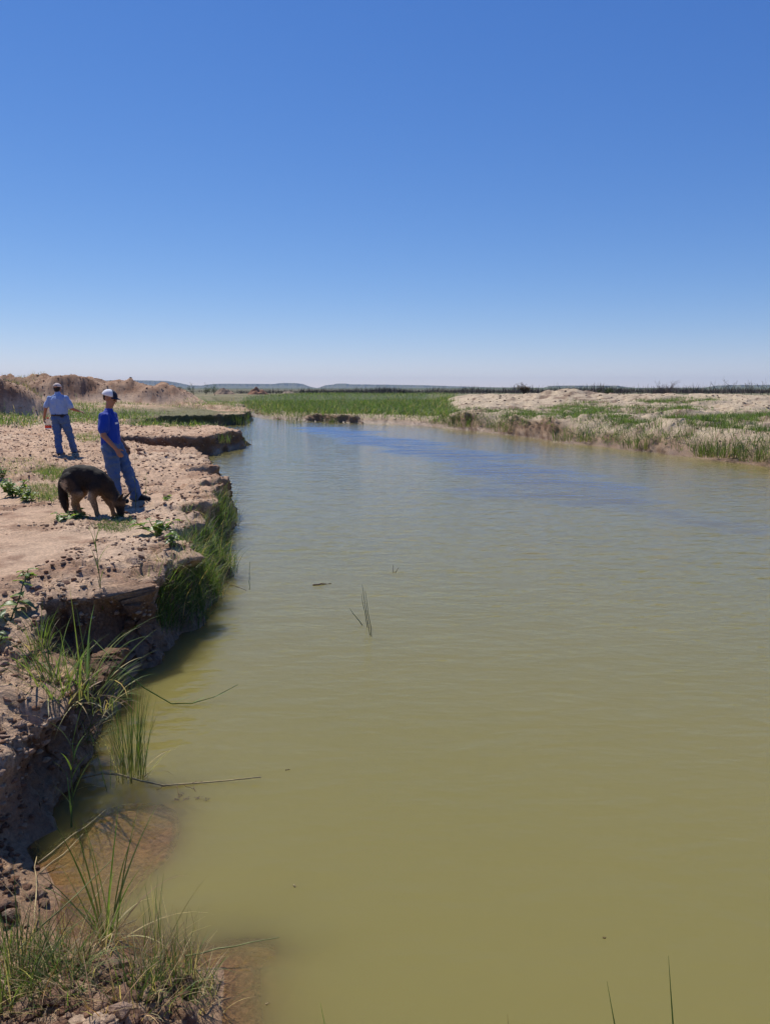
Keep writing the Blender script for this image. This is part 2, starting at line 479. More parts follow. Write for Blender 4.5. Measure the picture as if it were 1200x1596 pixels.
ground = mesh_obj('ground', np.concatenate([GV, bv]), np.concatenate([GF, bf]), M_SOIL, smooth=True)
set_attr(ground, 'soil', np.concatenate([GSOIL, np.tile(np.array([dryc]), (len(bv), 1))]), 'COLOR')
tag(ground, kind='structure')

# ------------------------------------------------------------------ water
wu = np.concatenate([np.linspace(-5, -0.66, 8)[:-1], np.linspace(-0.66, 0.62, 260)[:-1], np.linspace(.62, 5, 10)])
wy = np.geomspace(0.7, 100, 330)
WU, WY = np.meshgrid(wu, wy); wx_ = (WU * WY).ravel(); wy_ = WY.ravel()
wh = height(wx_, wy_)
ws, _, _ = poly_sd(wx_, wy_, WPOLY)
widx = np.arange(len(wx_)).reshape(WU.shape)
WF = np.stack([widx[:-1, :-1], widx[:-1, 1:], widx[1:, 1:], widx[1:, :-1]], -1).reshape(-1, 4)
WF = WF[(ws[WF] < 0.9 + 0.03 * wy_[WF]).any(1)]
us = np.zeros(len(wx_), bool); us[WF.ravel()] = True
rm = np.cumsum(us) - 1
WV = np.stack([wx_, wy_, 0 * wx_], 1)[us]
m, nt, b = new_mat('murky_water')
L = nt.links
nt.nodes.remove(b)
out = nt.nodes['Material Output']
geo = N(nt, 'ShaderNodeNewGeometry')
at = N(nt, 'ShaderNodeAttribute', attribute_name='depth')
# wind ripples: stretched noise, crests running across the creek
def ripple(scale, sx, sy, rot, det, dist=0.0):
    mp = N(nt, 'ShaderNodeMapping'); mp.inputs['Scale'].default_value = (sx, sy, 1); mp.inputs['Rotation'].default_value = (0, 0, R(rot))
    L.new(geo.outputs['Position'], mp.inputs['Vector'])
    n = N(nt, 'ShaderNodeTexNoise'); n.inputs['Scale'].default_value = scale; n.inputs['Detail'].default_value = det; n.inputs['Distortion'].default_value = dist
    L.new(mp.outputs[0], n.inputs['Vector'])
    return n.outputs['Fac']
r1 = ripple(4.2, 0.42, 1.0, -14, 3.0, .3)
r2 = ripple(11.0, 0.5, 1.0, -22, 2.0)
r3 = ripple(1.1, 0.6, 1.0, -8, 2.0)
a1 = N(nt, 'ShaderNodeMath', operation='MULTIPLY_ADD'); a1.inputs[1].default_value = 0.35; L.new(r2, a1.inputs[0]); L.new(r1, a1.inputs[2])
a2 = N(nt, 'ShaderNodeMath', operation='MULTIPLY_ADD'); a2.inputs[1].default_value = 0.9; L.new(r3, a2.inputs[0]); L.new(a1.outputs[0], a2.inputs[2])
# gusts: where the wind roughens the water it mirrors the higher, bluer sky
gust = N(nt, 'ShaderNodeAttribute', attribute_name='gust')
gs = N(nt, 'ShaderNodeMapRange'); gs.inputs[3].default_value = 0.22; gs.inputs[4].default_value = 0.55
L.new(gust.outputs['Fac'], gs.inputs[0])
bp = N(nt, 'ShaderNodeBump'); bp.inputs['Distance'].default_value = 0.13
L.new(gs.outputs[0], bp.inputs['Strength']); L.new(a2.outputs[0], bp.inputs['Height'])
murk = N(nt, 'ShaderNodeSubsurfaceScattering', falloff='BURLEY')
murk.inputs['Scale'].default_value = 0.45; murk.inputs['Radius'].default_value = (1.0, .9, .6)
nzc = N(nt, 'ShaderNodeTexNoise'); nzc.inputs['Scale'].default_value = 0.35; nzc.inputs['Detail'].default_value = 4
L.new(geo.outputs['Position'], nzc.inputs['Vector'])
mc = N(nt, 'ShaderNodeMix', data_type='RGBA'); mc.inputs[6].default_value = (0.198, 0.168, 0.054, 1); mc.inputs[7].default_value = (0.175, 0.156, 0.048, 1)
L.new(nzc.outputs['Fac'], mc.inputs[0])
tr = N(nt, 'ShaderNodeBsdfTransparent'); tr.inputs['Color'].default_value = (0.86, 0.80, 0.66, 1)
ex = N(nt, 'ShaderNodeMath', operation='MULTIPLY'); ex.inputs[1].default_value = -1 / 0.125; L.new(at.outputs['Fac'], ex.inputs[0])
e2 = N(nt, 'ShaderNodeMath', operation='EXPONENT'); L.new(ex.outputs[0], e2.inputs[0])
tp1 = N(nt, 'ShaderNodeMath', operation='ADD'); tp1.inputs[1].default_value = 1.0; L.new(e2.outputs[0], tp1.inputs[0])
ms_ = N(nt, 'ShaderNodeVectorMath', operation='SCALE'); L.new(mc.outputs[2], ms_.inputs[0]); L.new(tp1.outputs[0], ms_.inputs['Scale']); L.new(ms_.outputs[0], murk.inputs['Color'])
mx = N(nt, 'ShaderNodeMixShader'); L.new(e2.outputs[0], mx.inputs[0]); L.new(murk.outputs[0], mx.inputs[1]); L.new(tr.outputs[0], mx.inputs[2])
gl = N(nt, 'ShaderNodeBsdfGlossy'); gr_ = N(nt, 'ShaderNodeMapRange'); gr_.inputs[1].default_value = .2; gr_.inputs[2].default_value = .75; gr_.inputs[3].default_value = .05; gr_.inputs[4].default_value = .05; L.new(gust.outputs['Fac'], gr_.inputs[0]); L.new(gr_.outputs[0], gl.inputs['Roughness']); gl.inputs['Color'].default_value = (1, 1, 1, 1); 
# in the gusts the shading normal leans south, added for a bluer sky reflection
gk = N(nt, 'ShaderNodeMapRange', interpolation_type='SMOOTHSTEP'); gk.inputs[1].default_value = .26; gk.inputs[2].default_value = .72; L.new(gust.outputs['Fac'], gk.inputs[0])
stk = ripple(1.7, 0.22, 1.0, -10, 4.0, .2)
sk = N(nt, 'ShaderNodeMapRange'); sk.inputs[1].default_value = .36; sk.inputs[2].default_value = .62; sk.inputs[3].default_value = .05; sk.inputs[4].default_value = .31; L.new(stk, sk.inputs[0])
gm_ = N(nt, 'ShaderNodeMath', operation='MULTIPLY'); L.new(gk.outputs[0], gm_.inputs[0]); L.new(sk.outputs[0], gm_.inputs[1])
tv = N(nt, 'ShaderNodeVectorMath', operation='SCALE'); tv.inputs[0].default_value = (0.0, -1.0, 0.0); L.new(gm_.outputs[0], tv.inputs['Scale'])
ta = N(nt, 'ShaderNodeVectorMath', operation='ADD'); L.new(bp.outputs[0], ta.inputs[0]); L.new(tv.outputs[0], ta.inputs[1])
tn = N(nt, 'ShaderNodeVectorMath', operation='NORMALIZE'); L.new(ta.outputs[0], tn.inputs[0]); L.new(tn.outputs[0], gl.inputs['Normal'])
bpf = N(nt, 'ShaderNodeBump'); bpf.inputs['Distance'].default_value = 0.055; hs_ = N(nt, 'ShaderNodeMath', operation='MULTIPLY'); hs_.inputs[1].default_value = 0.45; L.new(gs.outputs[0], hs_.inputs[0]); L.new(hs_.outputs[0], bpf.inputs['Strength']); L.new(a2.outputs[0], bpf.inputs['Height'])
fr = N(nt, 'ShaderNodeFresnel'); fr.inputs['IOR'].default_value = 1.333; L.new(bpf.outputs[0], fr.inputs['Normal'])
mx2 = N(nt, 'ShaderNodeMixShader'); L.new(fr.outputs[0], mx2.inputs[0]); L.new(mx.outputs[0], mx2.inputs[1]); L.new(gl.outputs[0], mx2.inputs[2])
L.new(mx2.outputs[0], out.inputs['Surface'])
M_WATER = m
water = mesh_obj('water', WV, rm[WF], M_WATER, smooth=True)
set_attr(water, 'depth', np.maximum(0, -wh[us]))
wxu = WV[:, 0]; wyu = WV[:, 1]
def seg_d(x, y, a, b):
    ex, ey = b[0] - a[0], b[1] - a[1]
    t_ = np.clip(((x - a[0]) * ex + (y - a[1]) * ey) / (ex * ex + ey * ey), 0, 1)
    return np.hypot(x - a[0] - t_ * ex, y - a[1] - t_ * ey)
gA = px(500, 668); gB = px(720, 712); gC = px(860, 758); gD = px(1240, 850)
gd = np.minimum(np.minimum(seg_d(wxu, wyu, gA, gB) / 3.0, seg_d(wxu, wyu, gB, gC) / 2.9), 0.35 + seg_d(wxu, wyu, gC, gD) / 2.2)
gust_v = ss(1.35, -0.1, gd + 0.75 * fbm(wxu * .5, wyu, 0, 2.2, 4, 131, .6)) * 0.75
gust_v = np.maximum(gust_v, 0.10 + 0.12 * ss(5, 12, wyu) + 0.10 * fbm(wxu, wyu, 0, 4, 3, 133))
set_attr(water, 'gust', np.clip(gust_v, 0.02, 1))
tag(water, kind='structure')

# ------------------------------------------------------------------ far mesas and low hills, kilometres away
def mesa(name, dist, prof, depth, colr, seed):
    """prof: list of (photo x, photo y of the skyline); the ridge gets a real foot, talus slope, cliff and flat top"""
    xs = np.arange(prof[0][0], prof[-1][0] + .1, 1.5)
    ys = np.interp(xs, [p[0] for p in prof], [p[1] for p in prof])
    rr = np.random.default_rng(seed)
    v = []; 
    prof_r = [(0.0, 0.0), (0.42, 0.35), (0.62, 0.60), (0.66, 0.90), (0.72, 1.0), (1.0, 1.0), (1.6, 1.0), (2.2, 0.0)]
    nx = len(xs)
    for (f, h) in prof_r:
        for i in range(nx):
            x0 = (xs[i] - 600) / F_PX * dist
            ang = PITCH - math.atan((798 - ys[i]) / F_PX)
            H = max(3.0, CAM_Z - dist * math.tan(ang))
            jag = 0.16 * float(vnoise(np.array([xs[i] * .13]), np.array([f * 2.]), np.array([0.]), seed)[0]) + 0.08 * float(vnoise(np.array([xs[i] * .5]), np.array([f * 3.]), np.array([0.]), seed + 1)[0])
            yy = dist + (f - 0.7) * depth + jag * depth * (1 if f < 1.5 else 0)
            hh = H * h * (1 + (0.10 * float(vnoise(np.array([xs[i] * .4]), np.array([f * 7.]), np.array([0.]), seed + 2)[0]) if h < .95 else 0))
            v.append((x0 * yy / dist, yy, 0.6 + hh))
    f_ = [(j * nx + i, j * nx + i + 1, (j + 1) * nx + i + 1, (j + 1) * nx + i) for j in range(len(prof_r) - 1) for i in range(nx - 1)]
    m, nt, b = new_mat(name + '_rock')
    geo = N(nt, 'ShaderNodeNewGeometry')
    nz = N(nt, 'ShaderNodeTexNoise'); nz.inputs['Scale'].default_value = 0.012; nz.inputs['Detail'].default_value = 6
    nt.links.new(geo.outputs['Position'], nz.inputs['Vector'])
    mc = N(nt, 'ShaderNodeMix', data_type='RGBA'); mc.inputs[6].default_value = (*colr[0], 1); mc.inputs[7].default_value = (*colr[1], 1)
    nt.links.new(nz.outputs['Fac'], mc.inputs[0]); nt.links.new(mc.outputs[2], b.inputs['Base Color'])
    b.inputs['Roughness'].default_value = 1; b.inputs['Specular IOR Level'].default_value = 0
    o = mesh_obj(name, v, f_, m)
    tag(o, kind='structure')
    return o
rock = ((0.13, 0.11, 0.06), (0.07, 0.085, 0.035))
mesa('mesa', 11500, [(-420,602),(-200,594),(40,596),(120,594),(190,592.5),(240,593),(268,594),(285,597),(300,600.5),(318,601),(330,599),(350,598),(430,598.5),(438,597),(462,597),(474,598.5),(486,603),(497,605),(508,600.5),(522,599.2),(526,597.8),(540,597.8),(546,599),(600,599.5),(660,600.5),(740,603),(800,604.5)], 900, rock, 5)
mesa('mesa', 7600, [(690,606),(740,603.5),(790,604),(843,604.5),(852,601.5),(880,601),(958,601.2),(972,603.5),(1000,605.5),(1060,606),(1090,604),(1108,601.2),(1135,600),(1200,600),(1290,600.5),(1420,601),(1500,605)], 700, ((0.15,0.13,0.075),(0.08,0.10,0.04)), 7)
mesa('hills', 5200, [(-500,605.3),(0,605.3),(500,605.4),(700,605),(800,604.3),(1000,604.6),(1200,604.4),(1600,604.8)], 500, ((0.11,0.115,0.05),(0.075,0.10,0.035)), 9)

# ------------------------------------------------------------------ air
hv = [(x, y, z) for z in (-3.0, 200.0) for (x, y) in ((-20000, -400), (20000, -400), (20000, 14500), (-20000, 14500))]
haze = mesh_obj('haze', hv, [(0,3,2,1),(4,5,6,7),(0,1,5,4),(1,2,6,5),(2,3,7,6),(3,0,4,7)])
m = bpy.data.materials.new('haze_air'); m.use_nodes = True
for n in list(m.node_tree.nodes):
    if n.type == 'BSDF_PRINCIPLED': m.node_tree.nodes.remove(n)
pv = m.node_tree.nodes.new('ShaderNodeVolumePrincipled')
pv.inputs['Color'].default_value = (0.62, 0.76, 0.95, 1)
pv.inputs['Density'].default_value = 5.5e-5
pv.inputs['Anisotropy'].default_value = 0.0
m.node_tree.links.new(pv.outputs[0], m.node_tree.nodes['Material Output'].inputs['Volume'])
haze.data.materials.append(m)
tag(haze, kind='stuff')
haze['label'] = 'thin blue air that makes the far mesas fade'
# ------------------------------------------------------------------ places on the finished ground
_dx = GV[:, 0]; _dy = GV[:, 1]; _dz = GV[:, 2] - CAM_Z
_dep = _dy * math.cos(PITCH) - _dz * math.sin(PITCH)
_up = _dy * math.sin(PITCH) + _dz * math.cos(PITCH)
PXX = 600 + F_PX * _dx / _dep
PYY = 798 - F_PX * _up / _dep
def gp(ax, ay, r=2.5):
    """the point of the ground that the photograph shows at (ax, ay)"""
    while True:
        m_ = np.nonzero((np.abs(PXX - ax) < r) & (np.abs(PYY - ay) < r))[0]
        if len(m_): break
        r *= 1.6
        if r > 200: raise RuntimeError('no ground at %s %s' % (ax, ay))
    i = m_[np.argmin(_dep[m_])]
    near = m_[_dep[m_] < _dep[i] * 1.06]
    j = near[np.argmin((PXX[near] - ax) ** 2 + (PYY[near] - ay) ** 2)]
    return Vector(GV[j].tolist())
def zat(x, y):
    d_ = (GV[:, 0] - x) ** 2 + (GV[:, 1] - y) ** 2
    return float(GV[np.argmin(d_), 2])

# ------------------------------------------------------------------ plant materials
def leaf_material(name, trans=0.45, rough=0.55, attr='tint', bump=0):
    m, nt, b = new_mat(name)
    at = N(nt, 'ShaderNodeAttribute', attribute_name=attr)
    geo = N(nt, 'ShaderNodeNewGeometry')
    nz = N(nt, 'ShaderNodeTexNoise'); nz.inputs['Scale'].default_value = 22; nz.inputs['Detail'].default_value = 4
    nt.links.new(geo.outputs['Position'], nz.inputs['Vector'])
    mr = N(nt, 'ShaderNodeMapRange'); mr.inputs[1].default_value = .3; mr.inputs[2].default_value = .7; mr.inputs[3].default_value = .7; mr.inputs[4].default_value = 1.25
    nt.links.new(nz.outputs['Fac'], mr.inputs[0])
    vm = N(nt, 'ShaderNodeVectorMath', operation='SCALE'); nt.links.new(at.outputs['Color'], vm.inputs[0]); nt.links.new(mr.outputs[0], vm.inputs['Scale'])
    nt.links.new(vm.outputs[0], b.inputs['Base Color'])
    b.inputs['Roughness'].default_value = rough
    b.inputs['Specular IOR Level'].default_value = 0.35
    tl = N(nt, 'ShaderNodeBsdfTranslucent')
    v2 = N(nt, 'ShaderNodeVectorMath', operation='MULTIPLY'); v2.inputs[1].default_value = (1.25, 1.35, 0.7); nt.links.new(vm.outputs[0], v2.inputs[0])
    nt.links.new(v2.outputs[0], tl.inputs['Color'])
    mx = N(nt, 'ShaderNodeMixShader'); mx.inputs[0].default_value = trans
    nt.links.new(b.outputs[0], mx.inputs[1]); nt.links.new(tl.outputs[0], mx.inputs[2])
    nt.links.new(mx.outputs[0], nt.nodes['Material Output'].inputs['Surface'])
    return m
M_GRASS = leaf_material('grass_blade', 0.45)
M_LEAF = leaf_material('broad_leaf', 0.45, 0.42)
M_TWIG = leaf_material('dry_twig', 0.0, 0.9)

GREEN = np.array([0.085, 0.135, 0.030]); BRIGHT = np.array([0.135, 0.205, 0.045]); DARKG = np.array([0.035, 0.065, 0.018])
BLUEG = np.array([0.075, 0.12, 0.055]); STRAW = np.array([0.42, 0.33, 0.17]); BROWN = np.array([0.16, 0.095, 0.05])

def pick(cols, n, r=rng, jit=0.18):
    """colour for each blade, picked from (colour, share) pairs"""
    w_ = np.array([c_[1] for c_ in cols], float); w_ /= w_.sum()
    ii = r.choice(len(cols), n, p=w_)
    base = np.array([c_[0] for c_ in cols])[ii]
    return np.clip(base * (1 + jit * r.standard_normal((n, 1))) * (1 + 0.06 * r.standard_normal((n, 3))), 0.004, 0.9)

def blade_mesh(pos, length, width, head, lean, bend, tint, K=4, kink=None, base_dry=0.0):
    """curved tapering blades as strips; all arguments are arrays of one entry for each blade"""
    n = len(pos)
    tt = np.linspace(0, 1, K + 1)
    ang = lean[:, None] + bend[:, None] * tt[None, :] ** 1.5
    if kink is not None:
        ang = ang + np.where(tt[None, :] > kink[0][:, None], kink[1][:, None], 0)
    seg = length[:, None] / K
    dh = np.sin(ang) * seg; dv = np.cos(ang) * seg
    hcum = np.concatenate([np.zeros((n, 1)), np.cumsum(dh[:, 1:], 1)], 1)
    vcum = np.concatenate([np.zeros((n, 1)), np.cumsum(dv[:, 1:], 1)], 1)
    cx, cy = np.cos(head)[:, None], np.sin(head)[:, None]
    P = np.stack([pos[:, 0:1] + hcum * cx, pos[:, 1:2] + hcum * cy, pos[:, 2:3] + vcum], -1)
    tw = rng.uniform(-.7, .7, n)[:, None] + tt[None, :] * rng.uniform(-.8, .8, n)[:, None]
    sx = -np.sin(head[:, None] + tw); sy = np.cos(head[:, None] + tw)
    wd = width[:, None] * np.clip(np.minimum(0.65 + 1.2 * tt, 1.0) * (1 - tt) ** 0.65, 0.05, 1)[None, :] * 0.5
    off = np.stack([sx * wd, sy * wd, 0 * wd], -1)
    V = np.stack([P - off, P + off], 2).reshape(n, (K + 1) * 2, 3)
    base = (np.arange(n) * (K + 1) * 2)[:, None, None]
    q = np.array([[2 * k, 2 * k + 1, 2 * k + 3, 2 * k + 2] for k in range(K)])[None]
    Fq = (base + q).reshape(-1, 4)
    T = np.repeat(tint[:, None, :], (K + 1) * 2, 1)
    if base_dry:
        kk = (base_dry * (1 - np.repeat(tt, 2)) ** 3)[None, :, None]
        T = T * (1 - kk) + STRAW * 0.6 * kk
    return V.reshape(-1, 3), Fq, T.reshape(-1, 3)

def grass_obj(name, pos, L_, w_, cols, lean=(0, .5), bend=(.1, .9), K=4, parent=None, mat=None, head=None, base_dry=.5, tint=None):
    n = len(pos)
    U_ = lambda ab: rng.uniform(ab[0], ab[1], n)
    h_ = rng.uniform(0, 2 * math.pi, n) if head is None else head
    v, f, t_ = blade_mesh(np.asarray(pos, float), U_(L_), U_(w_), h_, U_(lean), U_(bend), pick(cols, n) if tint is None else tint, K, None, base_dry)
    o = mesh_obj(name, v, f, mat or M_GRASS, parent)
    set_attr(o, 'tint', t_, 'COLOR')
    return o

def tuft(at_, n, L_, label, rad=.12, w_=(.006, .012), cols=((GREEN, .6), (BRIGHT, .4)), lean=(0, .45), bend=(.1, .9), name='grass_tuft', cat='grass', group=None, dead=0.15, K=5, outward=True, squash=1.0):
    """one tuft: an Empty with green blades and dead blades"""
    root = empty(name, at_)
    tag(root, label, cat, group)
    def spots(k):
        a_ = rng.uniform(0, 2 * math.pi, k); r_ = rad * np.sqrt(rng.uniform(0, 1, k))
        p = np.stack([r_ * np.cos(a_), r_ * np.sin(a_) * squash, np.full(k, -0.015)], 1)
        h_ = a_ + rng.normal(0, .9, k) if outward else rng.uniform(0, 6.283, k)
        return p, h_
    p, h_ = spots(n)
    grass_obj('blades', p, L_, w_, cols, lean, bend, K, root, head=h_)['kind'] = 'stuff'
    if dead > 0:
        k = max(3, int(n * dead)); p, h_ = spots(k)
        grass_obj('dead_blades', p, (L_[0] * .5, L_[1] * .8), w_, ((STRAW, .7), (BROWN, .3)), (lean[0] + .3, lean[1] + .6), (.4, 1.7), K, root, head=h_, base_dry=0)['kind'] = 'stuff'
    return root

def tube(path, radii, sides=5):
    """vertices and faces of a tube along a path"""
    path = [Vector(p) for p in path]
    v = []; f = []
    for i, p in enumerate(path):
        d_ = (path[min(i + 1, len(path) - 1)] - path[max(i - 1, 0)]).normalized()
        a_ = d_.orthogonal().normalized(); b_ = d_.cross(a_)
        for k in range(sides):
            an = 2 * math.pi * k / sides
            v.append(p + (a_ * math.cos(an) + b_ * math.sin(an)) * radii[i])
    for i in range(len(path) - 1):
        for k in range(sides):
            f.append((i * sides + k, i * sides + (k + 1) % sides, (i + 1) * sides + (k + 1) % sides, (i + 1) * sides + k))
    f.append(tuple(range(sides))[::-1]); f.append(tuple((len(path) - 1) * sides + k for k in range(sides)))
    return v, f
def tube_obj(name, path, radii, col_, mat=None, parent=None, sides=5, jit=.1):
    v, f = tube(path, radii, sides)
    o = mesh_obj(name, [tuple(q) for q in v], f, mat or M_TWIG, parent, smooth=True)
    c_ = np.tile(np.asarray(col_, float), (len(v), 1)) * (1 + jit * rng.standard_normal((len(v), 1)))
    set_attr(o, 'tint', np.clip(c_, 0.003, 1), 'COLOR')
    return o
def wander(a_, b_, k, amp, sag=0.0):
    a_ = Vector(a_); b_ = Vector(b_); out_ = []
    for i in range(k + 1):
        s_ = i / k
        q = a_.lerp(b_, s_) + Vector((random.gauss(0, amp), random.gauss(0, amp), random.gauss(0, amp) - sag * 4 * s_ * (1 - s_)))
        if i in (0, k): q = a_.lerp(b_, s_)
        out_.append(q)
    return out_

# broad leaves, one shared mesh for each size of tint
_leafs = []
def leaf_mesh(kind):
    rows = 7; v = []; f = []; cols = []
    for i in range(rows + 1):
        s_ = i / rows
        wv = 0.46 * math.sin(math.pi * min(1, s_ * 0.93 + 0.07) ** 0.75) * (1 - 0.15 * s_) + (0.01 if i in (0, rows) else 0)
        wv *= 1 + 0.10 * math.sin(i * 2.3 + kind)
        for j, q in enumerate((-1, -.5, 0, .5, 1)):
            z = 0.20 * abs(q) * wv - 0.34 * s_ ** 2 + 0.05 * math.sin(5 * s_ + 3 * q + kind)
            v.append((s_, q * wv, z))
            cols.append(0.82 if q == 0 else 1.0)
    for i in range(rows):
        for j in range(4):
            a_ = i * 5 + j
            f.append((a_, a_ + 1, a_ + 6, a_ + 5))
    me = bpy.data.meshes.new('leaf')
    me.from_pydata(v, [], f); me.polygons.foreach_set('use_smooth', np.ones(len(f), bool)); me.update()
    me.materials.append(M_LEAF)
    tone = [np.array([.18, .26, .055]), np.array([.14, .215, .05]), np.array([.22, .29, .075]), np.array([.11, .17, .06])][kind % 4]
    a_ = me.attributes.new('tint', 'FLOAT_COLOR', 'POINT')
    a_.data.foreach_set('color', np.concatenate([np.outer(cols, tone), np.ones((len(v), 1))], 1).astype(np.float32).ravel())
    return me
LEAVES = [leaf_mesh(k) for k in range(4)]
def weed(at_, n, size, height_, label, spread=.18, name='broadleaf_weed', group=None, stems=3, droop=.5, cat='plant'):
    root = empty(name, at_); tag(root, label, cat, group)
    per = max(1, n // stems)
    for s_ in range(stems):
        a0 = random.uniform(0, 6.28); d_ = Vector((math.cos(a0), math.sin(a0), 0))
        tip = d_ * spread * random.uniform(.35, 1.0) + Vector((0, 0, height_ * random.uniform(.6, 1.1)))
        path = wander((0, 0, -.02), tip, 4, .006)
        st = tube_obj('stem', path, [.007, .0065, .006, .005, .003], (0.13, .17, .06), M_LEAF, root)
        for i in range(per):
            q = 0.25 + 0.75 * (i + random.random()) / per
            ii = min(3, int(q * 4)); p = path[ii].lerp(path[ii + 1], q * 4 - ii)
            lf = bpy.data.objects.new('leaf', random.choice(LEAVES)); COL.objects.link(lf); lf.parent = root
            sc = size * random.uniform(.55, 1.15) * (1.1 - .35 * q)
            lf.location = p; lf.scale = (sc, sc * random.uniform(.8, 1.15), sc)
            lf.rotation_euler = (random.uniform(-.35, .35), random.uniform(-.5, .15) * droop * 2, a0 + i * 2.4 + random.uniform(-.5, .5))
    return root

def reed(at_, height_, label, leaves=6, lean=.1, head=0., name='reed', group=None, leafL=(.18, .32), width=.011, cat='reed', dead=False):
    """one upright reed: stem and long leaves, each a part"""
    root = empty(name, at_); tag(root, label, cat, group)
    top = Vector((math.cos(head) * math.sin(lean), math.sin(head) * math.sin(lean), math.cos(lean))) * height_
    path = wander((0, 0, -.03), top, 6, .004, )
    tube_obj('stem', path, np.linspace(.0042, .0016, 7), (.11, .16, .05) if not dead else STRAW, M_GRASS, root)
    for i in range(leaves):
        q = .2 + .8 * i / max(1, leaves - 1)
        j = min(5, int(q * 6)); p = path[j].lerp(path[j + 1], min(1, q * 6 - j))
        h_ = head + (math.pi if i % 2 else 0) + random.uniform(-1.3, 1.3)
        L_ = random.uniform(*leafL)
        v, f, t_ = blade_mesh(np.array([p]), np.array([L_]), np.array([width]), np.array([h_]), np.array([random.uniform(.25, .6) * (1 - .5 * q)]), np.array([random.uniform(.1, .9)]), pick(((BRIGHT, .6), (GREEN, .4)), 1), 6)
        o = mesh_obj('leaf', v, f, M_GRASS, root); set_attr(o, 'tint', t_, 'COLOR')
    return root

# ------------------------------------------------------------------ clods on the ground
M_CLOD = soil_material('clod_soil', False, (0.30, 0.175, 0.115))
M_CLOD2 = soil_material('pale_clod_soil', False, (0.46, 0.31, 0.22))
def clod_mesh(seed, mat, sub=2):
    bm = bmesh.new()
    bmesh.ops.create_icosphere(bm, subdivisions=sub, radius=1)
    for v in bm.verts:
        n_ = mnoise.noise(v.co * 1.3 + Vector((seed * 7.1, 0, 0))) * .55 + mnoise.noise(v.co * 3.1 + Vector((0, seed * 3.3, 0))) * .28
        v.co *= 1 + n_
        v.co.z *= .62
    me = bpy.data.meshes.new('clod'); bm.to_mesh(me); bm.free()
    me.materials.append(mat)
    return me
CLODS = [clod_mesh(k, M_CLOD if k % 2 else M_CLOD2, 1 + (k % 3 == 0)) for k in range(12)]
for k_ in CLODS:
    if len(k_.polygons) > 60:
        k_.polygons.foreach_set('use_smooth', np.ones(len(k_.polygons), bool))
vis = (PXX > -30) & (PXX < 1230) & (PYY < 1620)
def sample(mask, n, power=1.0, r=rng):
    ii = np.nonzero(mask)[0]
    w_ = GY0[ii] ** power
    return r.choice(ii, n, replace=len(ii) < n, p=w_ / w_.sum())
dryL = vis & (GL > .6) & (GV[:, 2] > .05) & (GY0 < 45)
# the large ones one can pick apart: near edge zones and rough patches
mk = dryL & (GY0 > 2.2) & (GY0 < 26) & (GROUGH > .55) & (GS > .02)
big = sample(mk, 235, -0.2)
mud = sample(vis & (PXX < 75) & (PXX > -20) & (PYY > 1320) & (PYY < 1450) & (GV[:, 2] > 0), 18, 0)
edge = sample(dryL & (np.abs(GT) < 2.2) & (GY0 < 14) & (GV[:, 2] > .12), 45, 0)
for q in list(big) + list(edge) + list(mud):
    o = bpy.data.objects.new('clod', random.choice(CLODS)); COL.objects.link(o); o.parent = ground
    p = GV[q]; s_ = random.choice((.018, .025, .03, .04, .06)) * random.uniform(.7, 1.3) * (0.75 + GY0[q] / 34)
    o.location = (p[0], p[1], p[2] + s_ * .12); o.scale = (s_, s_ * random.uniform(.7, 1.2), s_ * random.uniform(.7, 1.1))
    o.rotation_euler = (random.uniform(-.5, .5), random.uniform(-.5, .5), random.uniform(0, 6.28))
def joined_clods(name, spots_, smin, smax, parent, cols_, far=32.):
    V = []; Fc = []; C_ = []; nb_ = 0
    base = []
    for k in range(6):
        me = clod_mesh(50 + k, M_CLOD, 1)
        co = np.array([v.co[:] for v in me.vertices]); fa = np.array([p.vertices[:] for p in me.polygons]); base.append((co, fa)); bpy.data.meshes.remove(me)
    for q in spots_:
        co, fa = base[random.randrange(6)]
        s_ = smin * (smax / smin) ** (random.random() ** 1.8) * (0.7 + GY0[q] / far)
        a_ = random.uniform(0, 6.28); ca, sa = math.cos(a_), math.sin(a_)
        c2 = co * np.array([s_, s_ * random.uniform(.7, 1.2), s_ * random.uniform(.7, 1.1)])
        V.append(np.stack([c2[:, 0] * ca - c2[:, 1] * sa, c2[:, 0] * sa + c2[:, 1] * ca, c2[:, 2]], 1) + GV[q] + np.array([0, 0, s_ * .1]))
        Fc.append(fa + nb_); nb_ += len(co)
        cc = cols_[random.randrange(len(cols_))] * random.uniform(.75, 1.2)
        C_.append(np.tile(cc, (len(co), 1)))
    o = mesh_obj(name, np.concatenate(V), np.concatenate(Fc), M_SOIL, parent)
    set_attr(o, 'soil', np.concatenate(C_), 'COLOR')
    o['kind'] = 'stuff'
    return o
sp = list(sample(dryL & (GROUGH > .35) & (GS > 0), 11000, .45)) + list(sample(dryL & (np.abs(GT) < 1.6) & (GY0 < 30), 1500, .3)) + list(sample(vis & (GL > .6) & (GHEAP > .15), 1500, 0.2))
joined_clods('soil_crumbs', sp, .007, .034, ground, [clay, dryc * .85, pale * .9, clay * .8])
sp = list(sample(vis & (GL < .3) & (GU > .09) & (GY0 > 15) & (GY0 < 75) & (GV[:, 2] > .25), 1800, .4))
joined_clods('sand_lumps', sp, .012, .05, ground, [sandr, sandr2, sandr2 * .8, sandr * .9])
